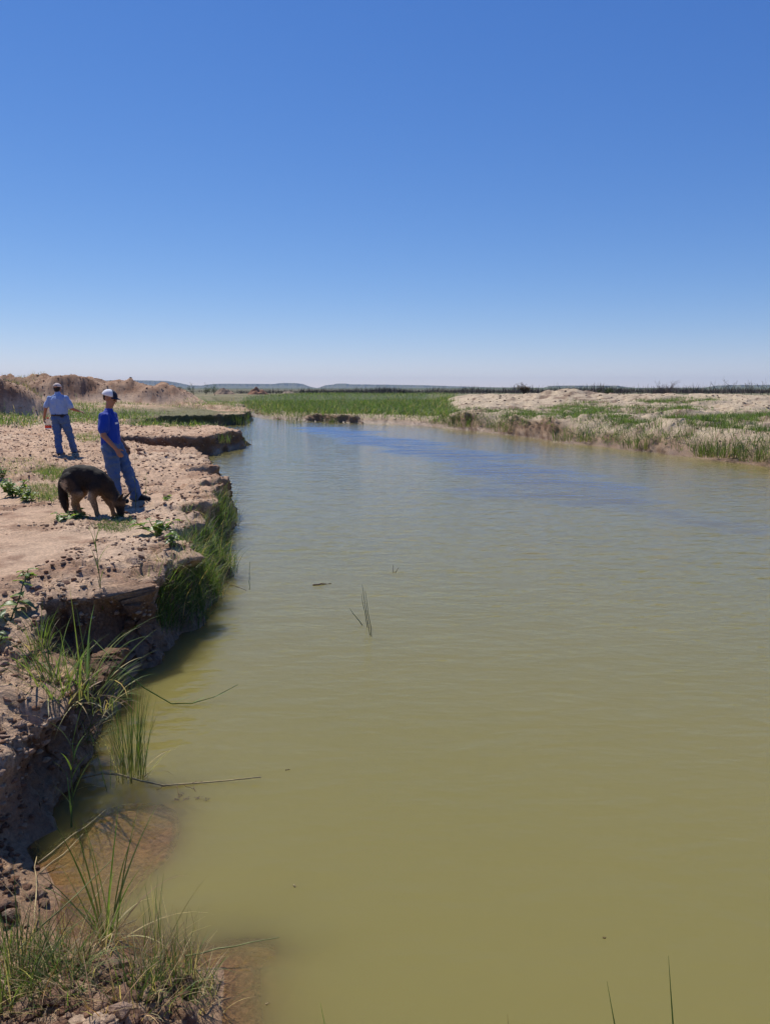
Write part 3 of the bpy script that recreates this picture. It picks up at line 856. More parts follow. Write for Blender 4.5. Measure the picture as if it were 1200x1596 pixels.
# ------------------------------------------------------------------ grass that nobody could count
def stuff_grass(name, ii, L_, w_, cols, lean=(0, .5), bend=(.1, .8), K=2, label=None, jy=0.004):
    pos = GV[ii].astype(float).copy()
    pos[:, 0] += rng.normal(0, 1, len(ii)) * (0.002 + 0.004 * GY0[ii])
    pos[:, 1] += rng.normal(0, 1, len(ii)) * (0.002 + jy * GY0[ii])
    pos[:, 2] -= .02
    o = grass_obj(name, pos, L_, w_, cols, lean, bend, K, base_dry=.12)
    tag(o, label, 'grass', None, 'stuff')
    return o
nA = fbm(GV[:, 0], GV[:, 1], 0, 6.0, 3, 201); nB = fbm(GV[:, 0], GV[:, 1], 0, 1.6, 3, 205)
land_ok = (GV[:, 2] > .12)
# tall green field at the head of the pool
fm = vis & (GL < .35) & (GS > .4) & (GU < .085 + .02 * nA) & (GY0 > 46) & (GY0 < 230)
ii = sample(fm, 52000, 1.15)
stuff_grass('field_grass', ii, (.3, .75), (.025, .055), ((GREEN, .5), (BRIGHT, .38), (DARKG, .04), (STRAW, .08)), lean=(0, .8), bend=(.2, 1.1), jy=.012, label='tall green grass filling the flat at the head of the pool')
# green band on the left terraces
bm_ = vis & (GL > .6) & (GY0 > 30) & (GY0 < 90) & (GV[:, 2] < 1.55) & (GS > .3) & (nA + .35 * ss(40, 60, GY0) > 0.02)
stuff_grass('terrace_grass', sample(bm_, 26000, 1.0), (.14, .42), (.018, .045), ((GREEN, .45), (BRIGHT, .5), (STRAW, .05)), lean=(0, .9), bend=(.2, 1.1), jy=.016, label='bright green grass on the left terraces below the earth heap')
lm = vis & (GL > .6) & (GHEAP > .25) & (nB > .1)
stuff_grass('heap_grass', sample(lm & (nA > .05), 700, .5), (.12, .4), (.012, .03), ((STRAW, .45), (GREEN, .4), (BROWN, .15)), label='thin dry weeds on top of the left earth heap')
# grass fringe along the right shore and patches on the sand
rs = vis & (GL < .3) & (GU > .06) & (GS > .02) & (GS < 1.6 + 1.2 * nA) & (GY0 > 15) & (GY0 < 70) & (nA > .02) & (GV[:, 2] > .03)
stuff_grass('shore_grass', sample(rs, 6000, .8), (.10, .34), (.012, .026), ((GREEN, .6), (BRIGHT, .25), (DARKG, .15)), label='green grass fringe along the right waterline')
pn = fbm(GV[:, 0], GV[:, 1], 0, 3.2, 3, 215); pn2 = fbm(GV[:, 0], GV[:, 1], 0, 0.8, 2, 219)
rp = np.zeros(len(GV), bool)
for (cx, cy, rx, ry) in ((735, 657, 55, 11), (800, 650, 75, 8), (905, 640, 62, 13), (925, 655, 70, 9), (850, 668, 60, 9), (900, 682, 85, 16), (870, 672, 60, 10), (790, 664, 70, 9), (955, 692, 40, 8), (1100, 658, 62, 9), (1130, 703, 60, 14), (1010, 640, 90, 5), (1060, 626, 70, 4), (1185, 690, 30, 8), (980, 668, 40, 8), (1050, 680, 50, 7), (1170, 650, 40, 7), (760, 668, 70, 6)):
    rp |= ((PXX - cx) / rx) ** 2 + ((PYY - cy) / ry) ** 2 < .75 + .9 * pn2 + .7 * nB
rp &= (GL < .3) & (GS > .1) & (GY0 > 15) & (GY0 < 75)
stuff_grass('sand_weeds', sample(rp, 33000, .7), (.10, .40), (.014, .032), ((GREEN, .55), (BRIGHT, .38), (DARKG, .07)), lean=(.1, 1.0), jy=.008, label='low green weeds scattered over the right sand bank')
rp2 = vis & (GL < .3) & (GU > .07) & (GS > 1.0) & (GY0 > 17) & (GY0 < 70)
stuff_grass('dry_sprigs', sample(rp2, 450, .6), (.08, .25), (.008, .015), ((STRAW, .6), (BROWN, .2), (GREEN, .2)), lean=(.1, 1.0), label='thin dry sprigs on the right sand bank')
# grass on the left cut bank below the dog and the boy
cut = vis & (GL > .6) & (GY0 > 6.6) & (GY0 < 13.5) & (GT > -1.2) & (GT < 1.3) & (GV[:, 2] > .0) & (PXX > 225) & (PYY < 985) & (PYY > 765)
stuff_grass('bank_grass', sample(cut & (GV[:, 2] < .5), 4800, 0), (.18, .48), (.005, .010), ((GREEN, .5), (BLUEG, .2), (BRIGHT, .2), (STRAW, .1)), lean=(.0, .7), bend=(.1, 1.1), K=4, label='green grass hanging on the left cut bank below the boy')
stuff_grass('bank_straw', sample(cut, 700, 0), (.12, .4), (.003, .006), ((STRAW, .7), (BROWN, .3)), lean=(.3, 1.5), bend=(.3, 1.6), K=4, label='dry straw and rootlets on the left cut bank')
# sparse short grass on the dry left flat
def flat_patch(cx, cy, rx, ry, n, L_, cols, label, name='flat_grass', w_=(.004, .009)):
    d_ = ((PXX - cx) / rx) ** 2 + ((PYY - cy) / ry) ** 2
    mk_ = (GL > .5) & (GS > .05) & (d_ < 1.0 + .5 * nB + .6 * pn2)
    return stuff_grass(name, sample(mk_, n, .5), L_, w_, cols, (.05, .8), (.1, .9), 3, label)
YG = ((BRIGHT, .6), (GREEN, .25), (STRAW, .15))
flat_patch(85, 742, 32, 10, 1700, (.08, .24), YG, 'yellow green grass patch behind the dog tail')
flat_patch(30, 728, 48, 16, 1700, (.04, .14), YG, 'low grass patch at the left edge behind the leafy weeds')
flat_patch(70, 768, 46, 14, 2600, (.04, .15), YG, 'low green mat beside the leafy weeds left of the dog')
flat_patch(140, 682, 24, 8, 1300, (.06, .2), YG, 'green grass patch between the man and the boy', w_=(.006, .013))
flat_patch(150, 622, 50, 7, 1500, (.15, .35), YG, 'green strip of grass below the earth heap', w_=(.015, .03))
flat_patch(60, 680, 90, 60, 350, (.03, .1), ((STRAW, .5), (BRIGHT, .5)), 'scattered sprouts on the trampled soil')
flat_patch(180, 818, 26, 11, 1800, (.03, .09), ((GREEN, .5), (BLUEG, .3), (BRIGHT, .2)), 'low feathery green plant under the dog nose', name='ground_plant')
flat_patch(90, 1035, 75, 35, 500, (.05, .2), ((BRIGHT, .35), (GREEN, .25), (STRAW, .4)), 'short grass on the near clay block')
flat_patch(60, 1520, 90, 60, 600, (.06, .22), ((GREEN, .45), (BRIGHT, .25), (STRAW, .3)), 'short tangled grass on the mud in the lower left corner', w_=(.003, .006))
flat_patch(270, 1540, 80, 40, 420, (.06, .22), ((GREEN, .5), (BRIGHT, .2), (STRAW, .3)), 'short grass on the muddy spit in the foreground', w_=(.003, .006))
flat_patch(180, 1500, 190, 90, 260, (.1, .35), ((STRAW, .7), (BROWN, .3)), 'loose dry straw lying on the foreground mud', name='straw_litter', w_=(.003, .006))
# burnt brush far behind
fb = 9000
bu = rng.uniform(-.30, .85, fb * 3); by = rng.uniform(185, 330, fb * 3)
kb = rng.uniform(0, 1, len(bu)) < np.interp(bu, [-.3, -.22, -.15, .05, .3, .85], [.1, .35, .7, 1, 1, 1]) * (0.6 + 1.0 * fbm(bu * by, by, 0, 14, 3, 301))
bu = bu[kb]; by = by[kb]
bp_ = np.stack([bu * by, by, 0.95 + 0 * by], 1)
bp_ = np.repeat(bp_, 3, 0) + rng.normal(0, .6, (len(bp_) * 3, 3)) * np.array([1, 1, 0])
hb = np.clip(.65 + 2.8 * fbm(bp_[:, 0], bp_[:, 1], 0, 9, 3, 305), .12, 2.4) * rng.uniform(.45, 1.1, len(bp_)) * np.interp(bp_[:, 0] / bp_[:, 1], [-.3, -.1, .1, .85], [.7, 1.0, 1.55, 1.65])
v, f, t_ = blade_mesh(bp_, hb, rng.uniform(.05, .2, len(bp_)), rng.uniform(0, 6.28, len(bp_)), rng.uniform(0, .6, len(bp_)), rng.uniform(0, .6, len(bp_)), pick(((np.array([.085, .062, .060]), .55), (np.array([.12, .085, .07]), .3), (np.array([.07, .085, .045]), .15)), len(bp_)), 2)
o = mesh_obj('burnt_brush', v, f, M_TWIG); set_attr(o, 'tint', t_, 'COLOR')
tag(o, 'dark belt of burnt brush across the far plain', 'brush', None, 'stuff')

# ------------------------------------------------------------------ single shrubs and dead trees on the skyline
def woody(name, at_, H, label, cat, n_main, spread, bark, leafc=None, leaf_n=0, leaf_s=.12, levels=3, r0=.035, group=None, bushy=.5):
    root = empty(name, at_); tag(root, label, cat, group)
    tips = []; V = []; Fc = []
    def grow(p, d_, L_, r_, lev):
        q = p; path = [p]
        for i in range(3):
            d_ = (d_ + Vector((random.gauss(0, .16), random.gauss(0, .16), random.gauss(.03, .1)))).normalized()
            q = q + d_ * L_ / 3; path.append(q)
        v, f = tube(path, [r_, r_ * .85, r_ * .7, r_ * .5], 4)
        nb_ = len(V); V.extend(v); Fc.extend([tuple(i + nb_ for i in g) for g in f])
        tips.extend(path[1:])
        if lev > 0:
            for k in range(random.choice((2, 3, 3))):
                nd = (d_ + Vector((random.gauss(0, bushy), random.gauss(0, bushy), random.gauss(.05, bushy * .6)))).normalized()
                grow(path[random.choice((1, 2, 3))], nd, L_ * random.uniform(.5, .8), r_ * .55, lev - 1)
    for k in range(n_main):
        a_ = random.uniform(0, 6.28)
        grow(Vector((0, 0, -.1)), Vector((math.cos(a_) * spread, math.sin(a_) * spread, 1)).normalized(), H * random.uniform(.4, .6), r0, levels)
    tr_ = mesh_obj('trunk', [tuple(v) for v in V], Fc, M_TWIG, root)
    set_attr(tr_, 'tint', np.tile(np.array(bark), (len(V), 1)), 'COLOR')
    if leaf_n:
        ps = np.array([tips[random.randrange(len(tips))][:] for _ in range(leaf_n)]) + rng.normal(0, leaf_s * .9, (leaf_n, 3))
        grass_obj('crown', ps, (leaf_s * .7, leaf_s * 1.4), (leaf_s * .4, leaf_s * .8), leafc, (0, 1.6), (0, 1), 2, root, M_GRASS, base_dry=0)
    return root
def far_at(ax, y_, z_=None):
    u_ = (ax - 600) / F_PX
    dep = y_ * math.cos(PITCH)
    x_ = u_ * (y_ * math.cos(PITCH) + 1.0 * math.sin(PITCH))
    return Vector((x_, y_, zat(x_, y_) if z_ is None else z_))
char = (.06, .046, .042)
BR = ((np.array([.10, .06, .035]), .6), (np.array([.07, .05, .03]), .4))
DG = ((np.array([.035, .05, .022]), .7), (np.array([.06, .08, .03]), .3))
woody('scorched_juniper', far_at(816, 150), 2.7, 'brown scorched bush standing above the burnt brush left of the sand heap top', 'bush', 5, .32, char, BR, 1800, .17, group=None)
woody('dark_bush', far_at(945, 110), 1.5, 'small dark green bush behind the highest sand heap', 'bush', 6, .6, char, DG, 1500, .12)
woody('bare_bush', far_at(1033, 105), 2.4, 'wide bare twiggy bush on the right skyline', 'bush', 13, .8, (.09, .065, .058), None, 0, levels=4, r0=.032, bushy=.6)
deadx = [(1092, 120, 1.3), (1112, 130, 2.2), (1126, 135, 2.0), (1141, 120, 2.3), (1158, 125, 1.6), (1170, 118, 2.2), (1186, 122, 2.4), (1197, 112, 1.9)]
words = ['leftmost low', 'second from left, slender', 'third from left, slender', 'fourth from left, tall forked', 'short leaning', 'third from right edge, tall', 'second from right edge, tallest', 'rightmost']
for (ax, yy_, h_), w_ in zip(deadx, words):
    woody('dead_tree', far_at(ax, yy_), h_ * 1.3, w_ + ' bare dead tree on the skyline behind the right bank', 'dead tree', 2, .22, char, None, 0, levels=3, r0=.045, group='bare dead trees on the right skyline', bushy=.4)
lt = [(281, 150, 1.9, 'grey green rounded bush beyond the end of the earth heap', DG), (303, 155, 1.7, 'second dark bush right of the earth heap', DG), (321, 160, 1.3, 'low dark bush left of the small green tree', DG), (335, 140, 1.9, 'small upright green tree beyond the left end of the field', ((GREEN, .6), (DARKG, .4)))]
for ax, yy_, h_, lb, lc in lt:
    woody('small_tree' if 'tree' in lb[:20] else 'far_bush', far_at(ax, yy_), h_ * 1.35, lb, 'tree' if 'upright' in lb else 'bush', 3, .3, char, lc, 550, .13)
# far spoil heaps beyond the field
def heap_thing(ax, y_, w_, h_, col_, label):
    p = far_at(ax, y_)
    n_ = 26; v = []; f = []
    for j in range(n_):
        for i in range(n_):
            a_ = (i / (n_ - 1) - .5) * 2; b_ = (j / (n_ - 1) - .5) * 2
            r_ = math.hypot(a_, b_)
            z_ = max(0, 1 - r_ ** 1.6) * h_ * (1 + .5 * mnoise.noise(Vector((a_ * 3 + ax, b_ * 3, 0)))) - .1
            v.append((a_ * w_, b_ * w_ * .7, z_))
    f = [(j * n_ + i, j * n_ + i + 1, (j + 1) * n_ + i + 1, (j + 1) * n_ + i) for j in range(n_ - 1) for i in range(n_ - 1)]
    o = mesh_obj('spoil_heap', v, f, M_SOIL); o.location = p
    set_attr(o, 'soil', np.tile(np.array(col_), (len(v), 1)) * rng.uniform(.8, 1.2, (len(v), 1)), 'COLOR')
    tag(o, label, 'earth heap')
heap_thing(350, 170, 2.6, 1.3, (.36, .25, .17), 'pale earth heap beyond the field beside the small green tree')
heap_thing(402, 165, 2.4, 1.4, (.34, .17, .10), 'reddish earth heap beyond the field in front of the far mesa')
heap_thing(450, 180, 2.0, .7, (.40, .30, .22), 'small pale earth heap beyond the middle of the field')
# ------------------------------------------------------------------ waterside plants one can point to
RUSH = ((DARKG * 1.3, .5), (GREEN, .4), (STRAW, .1))
def wp(ax, ay): 
    x_, y_ = px(ax, ay, 0.0)
    return Vector((x_, y_, -.02))
# foreground
tuft(gp(112, 1085), 62, (.28, .68), 'large bright green reed grass tuft on the near clay block edge', .17, (.008, .017), ((BRIGHT, .5), (GREEN, .4), (BLUEG, .1)), (.0, .75), (.1, 1.2), 'reed_grass_tuft', dead=.45, K=7)
tuft(gp(145, 1100), 55, (.25, .5), 'reed grass tuft drooping over the water beside the large tuft', .16, (.006, .012), ((GREEN, .5), (BRIGHT, .3), (STRAW, .2)), (.2, .9), (.4, 1.5), 'reed_grass_tuft', dead=.4, K=7)
tuft(gp(78, 1058), 34, (.16, .34), 'small bright grass tuft on top of the near clay block', .12, (.005, .010), ((BRIGHT, .6), (GREEN, .3), (STRAW, .1)), (.0, .7), (.2, 1.1), dead=.6, K=6)
tuft(gp(118, 1150), 40, (.22, .48), 'dark grass hanging down the face of the near clay block', .12, (.005, .011), ((GREEN, .6), (DARKG, .3), (BRIGHT, .1)), (.5, 1.3), (.6, 1.6), 'reed_grass_tuft', dead=.5, K=7)
tuft(gp(30, 1110), 14, (.15, .35), 'dry rootlets hanging from the left end of the near clay block', .16, (.003, .005), ((STRAW, .6), (BROWN, .4)), (1.0, 1.6), (.6, 1.5), 'root_tuft', 'roots', dead=.8, K=7)
tuft(gp(60, 1005), 26, (.18, .38), 'small upright grass tuft on the back of the near clay block', .10, (.006, .011), ((BRIGHT, .6), (GREEN, .4)), (.0, .6), (.1, .9), dead=.3, K=6)
tuft(wp(205, 1212), 80, (.38, .66), 'dark green rush clump standing in the shallow water', .085, (.004, .007), RUSH, (.0, .22), (.0, .25), 'rush_clump', 'rush', dead=.1, K=6)
tuft(wp(172, 1225), 7, (.25, .5), 'thin broken rush stems left of the dark rush clump', .08, (.004, .006), RUSH, (.1, .5), (.0, .3), 'rush_clump', 'rush', dead=.3, K=6)
tuft(gp(168, 1468), 22, (.35, .62), 'tall bright grass tuft with brown base at the waterline in the foreground', .035, (.007, .012), ((BRIGHT, .6), (GREEN, .4)), (.0, .55), (.05, .6), 'reed_grass_tuft', dead=.35, K=7)
tuft(gp(240, 1495), 13, (.28, .52), 'slender dark rush tuft right of the bright foreground tuft', .05, (.003, .005), RUSH, (.0, .12), (.0, .2), 'rush_clump', 'rush', dead=.2, K=6)
tuft(gp(290, 1500), 10, (.15, .34), 'sparse thin rushes on the middle of the muddy spit', .07, (.003, .004), RUSH, (.0, .2), (.0, .3), 'rush_clump', 'rush', dead=.3, K=5)
tuft(gp(15, 1545), 55, (.2, .42), 'dense dark green grass tuft in the lower left corner', .10, (.005, .008), ((DARKG * 1.3, .4), (GREEN, .5), (STRAW, .1)), (.0, .5), (.1, .8), dead=.2, K=6)
tuft(gp(90, 1530), 40, (.12, .3), 'matted yellow green grass tuft beside the foreground puddle', .10, (.004, .007), ((BRIGHT, .4), (GREEN, .3), (STRAW, .3)), (.2, 1.0), (.3, 1.3), dead=.5, K=6)
tuft(gp(205, 1580), 26, (.12, .3), 'low grass tuft at the bottom edge below the muddy spit', .12, (.004, .007), ((GREEN, .6), (STRAW, .4)), (.0, .7), (.2, 1.0), dead=.5, K=6)
tuft(gp(320, 1560), 18, (.1, .25), 'thin grass and dead sprigs on the end of the muddy spit', .09, (.003, .005), ((GREEN, .5), (STRAW, .3), (BROWN, .2)), (.0, .8), (.2, 1.0), dead=.8, K=6)
reed(wp(112, 1290), .48, 'green leafy reed rising from the shaded shallow water below the clay block', 9, .1, 1.2, leafL=(.14, .26), width=.011)
reed(gp(160, 945), .62, 'tall green reed in front of the dark cut face', 7, .08, 2.5, leafL=(.16, .26), width=.012)
reed(gp(212, 795), .86, 'tall pale reed stalk with a leafy top beside the boy shoe', 4, .03, .2, leafL=(.10, .2), width=.016)
reed(gp(226, 776), .34, 'short dry sprig right of the boy shoe', 5, .1, .2, 'dry_sprig', leafL=(.05, .1), width=.012, cat='plant')
tuft(wp(350, 800), 34, (.3, .62), 'sparse blue green rushes standing in the water off the bank tip', .22, (.004, .008), ((BLUEG, .6), (GREEN, .4)), (.0, .3), (.0, .4), 'rush_clump', 'rush', dead=.1, K=5)
tuft(wp(333, 905), 16, (.2, .42), 'thin rushes in the water beside the grassy cut bank', .12, (.003, .006), RUSH, (.0, .25), (.0, .4), 'rush_clump', 'rush', dead=.1, K=5)
tuft(wp(360, 697), 90, (.35, .8), 'green rush clump at the tip of the second block', .55, (.012, .025), ((GREEN, .6), (BRIGHT, .2), (DARKG, .2)), (.0, .4), (.0, .5), 'rush_clump', 'rush', K=4)
tuft(wp(385, 697), 16, (.5, 1.0), 'thin reeds in the water off the second block', .3, (.008, .014), ((BLUEG, .6), (GREEN, .4)), (.0, .35), (.0, .6), 'rush_clump', 'rush', K=4)
tuft(gp(340, 690), 60, (.25, .5), 'short green grass on the tip of the second block', .5, (.012, .02), ((GREEN, .6), (BRIGHT, .4)), (.0, .6), (.0, .6), K=3)
tuft(wp(375, 662), 110, (.5, 1.0), 'green rush clump at the tip of the third block', 1.0, (.02, .04), ((GREEN, .6), (DARKG, .3), (BRIGHT, .1)), (.0, .35), (.0, .4), 'rush_clump', 'rush', K=3)
tuft(wp(438, 661), 16, (.6, 1.3), 'thin reeds in the open water before the field', .8, (.015, .03), ((BLUEG, .6), (GREEN, .4)), (.0, .4), (.0, .5), 'rush_clump', 'rush', K=3)
tuft(wp(462, 659), 50, (.4, .8), 'left small rush clump on the far muddy ledge', .7, (.02, .04), ((GREEN, .7), (DARKG, .3)), (.0, .35), (.0, .4), 'rush_clump', 'rush', K=3)
tuft(wp(515, 660), 40, (.4, .7), 'right small rush clump on the far muddy ledge', .6, (.02, .04), ((GREEN, .7), (DARKG, .3)), (.0, .35), (.0, .4), 'rush_clump', 'rush', K=3)
for ax, ay, rr_, n_, lb in ((735, 668, 1.6, 260, 'tall rush clump at the left end of the right shore'), (905, 690, 1.3, 240, 'broad rush clump below the middle of the sand bank'), (1000, 700, .8, 130, 'small rush clump on the right shore left of the dark cut'),
                          (1130, 715, 1.0, 260, 'dense rush clump on the right shore near the right edge'), (1185, 722, .7, 120, 'rush clump at the right edge of the right shore'), (790, 675, .8, 110, 'low rush clump before the broken sand edge')):
    p_ = gp(ax, ay - 3)
    tuft(p_, n_, (.35, .75), lb, rr_, (.012, .028), ((GREEN, .6), (DARKG, .25), (BRIGHT, .15)), (.0, .45), (.0, .5), 'rush_clump', 'rush', K=3, squash=.5)
# blades rising into view at the bottom right, from the bank at the photographer's feet
def single_blade(base, tip, w_, label, col_, name='lone_grass', curve=.03, cat='grass'):
    b_ = Vector(base); t_ = Vector(tip); d_ = t_ - b_
    side = d_.cross(Vector((0, 1, .3))).normalized()
    v = []; K = 9
    for i in range(K + 1):
        s_ = i / K
        p_ = b_ + d_ * s_ + side * curve * math.sin(s_ * 2.2) 
        ww = w_ * (1 - s_) ** .6 * .5 + .0003
        v += [p_ - side * ww, p_ + side * ww]
    f = [(2 * i, 2 * i + 1, 2 * i + 3, 2 * i + 2) for i in range(K)]
    c0 = b_.copy()
    o = mesh_obj(name, [tuple(q - c0) for q in v], f, M_GRASS); o.location = c0
    set_attr(o, 'tint', np.tile(np.array(col_), (len(v), 1)), 'COLOR')
    tag(o, label, cat)
    return o
def ray_pt(ax, ay, dist):
    x_ = (ax - 600) / F_PX; v_ = -(ay - 798) / F_PX
    return Vector((x_, math.cos(PITCH) + v_ * math.sin(PITCH), -math.sin(PITCH) + v_ * math.cos(PITCH))) * dist + Vector((0, 0, CAM_Z))
def foot_blade(tx, ty, dist, bx0, label, col_):
    tip = ray_pt(tx, ty, dist)
    base = Vector((bx0, tip.y - .06, 0)); base.z = zat(base.x, base.y) - .02
    single_blade(base, tip, .010, label, col_, curve=.03)
foot_blade(962, 1527, 1.75, .80, 'dark grass blade at the bottom edge right of centre', DARKG)
foot_blade(1058, 1488, 1.75, .83, 'rightmost grass blade at the bottom edge with fading tip', DARKG)
foot_blade(514, 1560, 1.9, .06, 'bright grass blade tip at the bottom edge left of centre', BRIGHT)
foot_blade(806, 1580, 1.9, .42, 'short brown blade tip at the bottom edge', BROWN)
# stems in open water
root = empty('water_reeds', wp(577, 990)); tag(root, 'small group of thin dark stems standing alone in the open water', 'reed')
for (a_, b_, n_) in (((0, 0), (-13, -88), 'stem'), ((-4, -12), (-10, -60), 'stem'), ((2, 2), (-10, -78), 'stem'), ((-10, -15), (-24, -30), 'stem')):
    ba = wp(577 + a_[0], 990 + a_[1]); he = -b_[1] * 6.9 / 1200 * .95
    tp_ = Vector((ba.x + b_[0] * 6.9 / 1200, ba.y + .04, he))
    q = wander(ba - root.location, tp_ - root.location, 4, .004)
    tube_obj('stem', q, [.0045, .0042, .0038, .003, .0015], DARKG * .8, M_GRASS, root, 4)
def water_stick(a_, b_, label, r_=.005, col_=STRAW, name='floating_stick', cat='stick', za=.005, zb=.005, k=7, amp=.006, root_t=None):
    pa = Vector((*px(*a_, za), za)); pb = Vector((*px(*b_, zb), zb))
    path = [p - pa for p in wander(pa, pb, k, amp)]
    o = tube_obj(name, path, np.linspace(r_, r_ * .5, k + 1), col_, M_TWIG if col_ is not BRIGHT else M_GRASS)
    o.location = pa; tag(o, label, cat)
    return o
water_stick((488, 912), (516, 909), 'short brown twig floating on the open water', .012, BROWN)
water_stick((613, 893), (612, 880), 'tiny upright stem poking out of the open water', .004, BROWN, 'water_reed', 'reed', 0., .1)
water_stick((616, 893), (622, 884), 'tiny slanting stem beside the tiny upright one', .004, BROWN, 'water_reed', 'reed', 0., .08)
water_stick((389, 919), (390, 876), 'single thin stem standing in the water off the grassy bank', .004, DARKG, 'water_reed', 'reed', 0., .26)
water_stick((330, 898), (384, 920), 'dry curved stem reaching from the grassy bank onto the water', .004, BROWN, 'bent_reed', 'reed', .12, .004)
water_stick((354, 905), (356, 880), 'short stem in the water beside the grassy bank', .004, BROWN, 'water_reed', 'reed', 0., .16)
# long bent reed over the water
pa = gp(150, 1018) + Vector((0, 0, .1)); mid_ = [(190, 1042, .33), (225, 1072, .18), (268, 1097, .02), (300, 1096, .015), (335, 1086, .03), (371, 1067, .09)]
path = [Vector((0, 0, 0))] + [Vector((*px(a_, b_, z_), z_)) - pa for a_, b_, z_ in mid_]
br_ = empty('bent_reed', pa); tag(br_, 'long green reed bent over from the clay block onto the water', 'reed')
tube_obj('stem', path, np.linspace(.006, .002, len(path)), GREEN * 1.3, M_GRASS, br_)
for j, (h_, l_) in enumerate(((.3, .16), (.5, .12), (.2, .14))):
    v, f, t_ = blade_mesh(np.array([path[3 + j][:]]), np.array([l_]), np.array([.012]), np.array([h_]), np.array([1.2]), np.array([.2]), pick(((BRIGHT, 1),), 1), 5)
    o = mesh_obj('leaf', v, f, M_GRASS, br_); set_attr(o, 'tint', t_, 'COLOR')
# long stick floating with weed caught on it
pa = Vector((*px(125, 1213, .05), .05)); path = [Vector((0, 0, 0))]
for a_, b_, z_ in ((160, 1205, .06), (190, 1208, .05), (220, 1217, .02), (255, 1224, .008), (300, 1221, .006), (350, 1217, .01), (407, 1211, .03)):
    path.append(Vector((*px(a_, b_, z_), z_)) - pa)
fs = empty('floating_branch', pa); tag(fs, 'long pale branch lying on the shallow water with dark weed caught on it', 'branch')
tube_obj('branch', path, np.linspace(.0065, .0035, len(path)), STRAW * .9, M_TWIG, fs)
for a_, b_, c_, d_ in ((258, 1225, 244, 1231), (300, 1221, 318, 1217), (280, 1223, 302, 1230), (275, 1225, 280, 1243), (303, 1226, 305, 1234)):
    tube_obj('twig', wander(Vector((*px(a_, b_, .008), .008)) - pa, Vector((*px(c_, d_, .004), .004)) - pa, 4, .004), [.0025, .0022, .002, .0016, .001], BROWN * .8, M_TWIG, fs, 4)
for a_, b_ in ((283, 1240), (277, 1247), (290, 1245), (322, 1246), (308, 1244)):
    q = Vector((*px(a_, b_, .004), .004)) - pa
    pos = np.array([q[:]]) + rng.normal(0, .010, (26, 3)) * np.array([1, 1, .05])
    grass_obj('water_weed', pos, (.006, .016), (.003, .006), ((np.array([.05, .03, .028]), 1),), (1.2, 1.57), (0, .1), 2, fs, M_TWIG, base_dry=0)
# pale dead stalks on the shallow mud
for a_, b_, lb in (((60, 1345, .02), (165, 1262, .03), 'long pale dead stalk lying in the shallows below the clay block'), ((62, 1362, .02), (130, 1300, .03), 'shorter pale dead stalk beside the long one'),
                   ((55, 1440, .06), (58, 1335, .07), 'upright pale straw leaning on the dark clods at lower left'), ((95, 1505, .07), (212, 1434, .09), 'pale straw lying across the brown tuft base'),
                   ((160, 1512, .08), (176, 1455, .1), 'short pale straw below the bright foreground tuft'), ((10, 1502, .12), (175, 1340, .35), 'long pale green straw slanting over the foreground puddle'),
                   ((290, 1490, .06), (435, 1461, .04), 'long yellow green stem reaching from the muddy spit over the water'), ((310, 1560, .06), (340, 1500, .1), 'dead twig standing on the end of the muddy spit'),
                   ((350, 1580, .05), (330, 1535, .12), 'grey forked twig at the lower end of the muddy spit')):
    col_ = STRAW if 'green' not in lb else np.array([.22, .24, .10])
    water_stick(a_[:2], b_[:2], lb, .0035, col_, 'dead_stalk', 'stalk', a_[2], b_[2], 6, .004)
# leafy weeds on the left bank
W1 = [((45, 897), 9, .10, .13, 'lone low weed with few broad leaves on bare sand'), ((22, 775), 84, .12, .28, 'large leafy weed clump at the left edge'), ((45, 782), 70, .085, .2, 'rounded leafy weed right of the large clump'),
      ((112, 812), 48, .12, .12, 'sprawling broad leaved weed below the dog'), ((245, 832), 36, .14, .20, 'big leaved weed hanging at the bank edge right of the dog'), ((15, 968), 16, .14, .28, 'broad leaved weed at the left edge above the near clay block'),
      ((255, 778), 12, .09, .06, 'small flat weed at the bank right of the boy shoe'), ((268, 850), 16, .12, .16, 'second big leaved weed lower on the bank edge'), ((5, 745), 36, .11, .22, 'leafy weed cut by the left picture edge'), ((172, 770), 16, .08, .10, 'low yellow green weed behind the dog legs'),
      ((10, 1000), 8, .10, .1, 'small pale weed at the left edge of the near clay block')]
for (q, n_, sz, h_, lb) in W1:
    weed(gp(*q), n_, sz, h_, lb, spread=.10 + sz * 1.3, stems=max(2, n_ // 6))

# specks of debris floating on the still water
for (ax, ay, ln_, lb) in ((445, 1200, 7, 'tiny dark speck of debris on the water right of the floating branch'), (458, 1381, 4, 'tiny pale speck on the water in the lower middle'), (415, 1565, 5, 'small pale bubble speck on the water off the muddy spit'), (940, 1462, 4, 'faint dark speck on the water at lower right')):
    water_stick((ax, ay), (ax + ln_, ay - 1), lb, .004, STRAW * .8 if 'pale' in lb else BROWN * .7, 'floating_debris', 'debris', .003, .003, 4, .003)
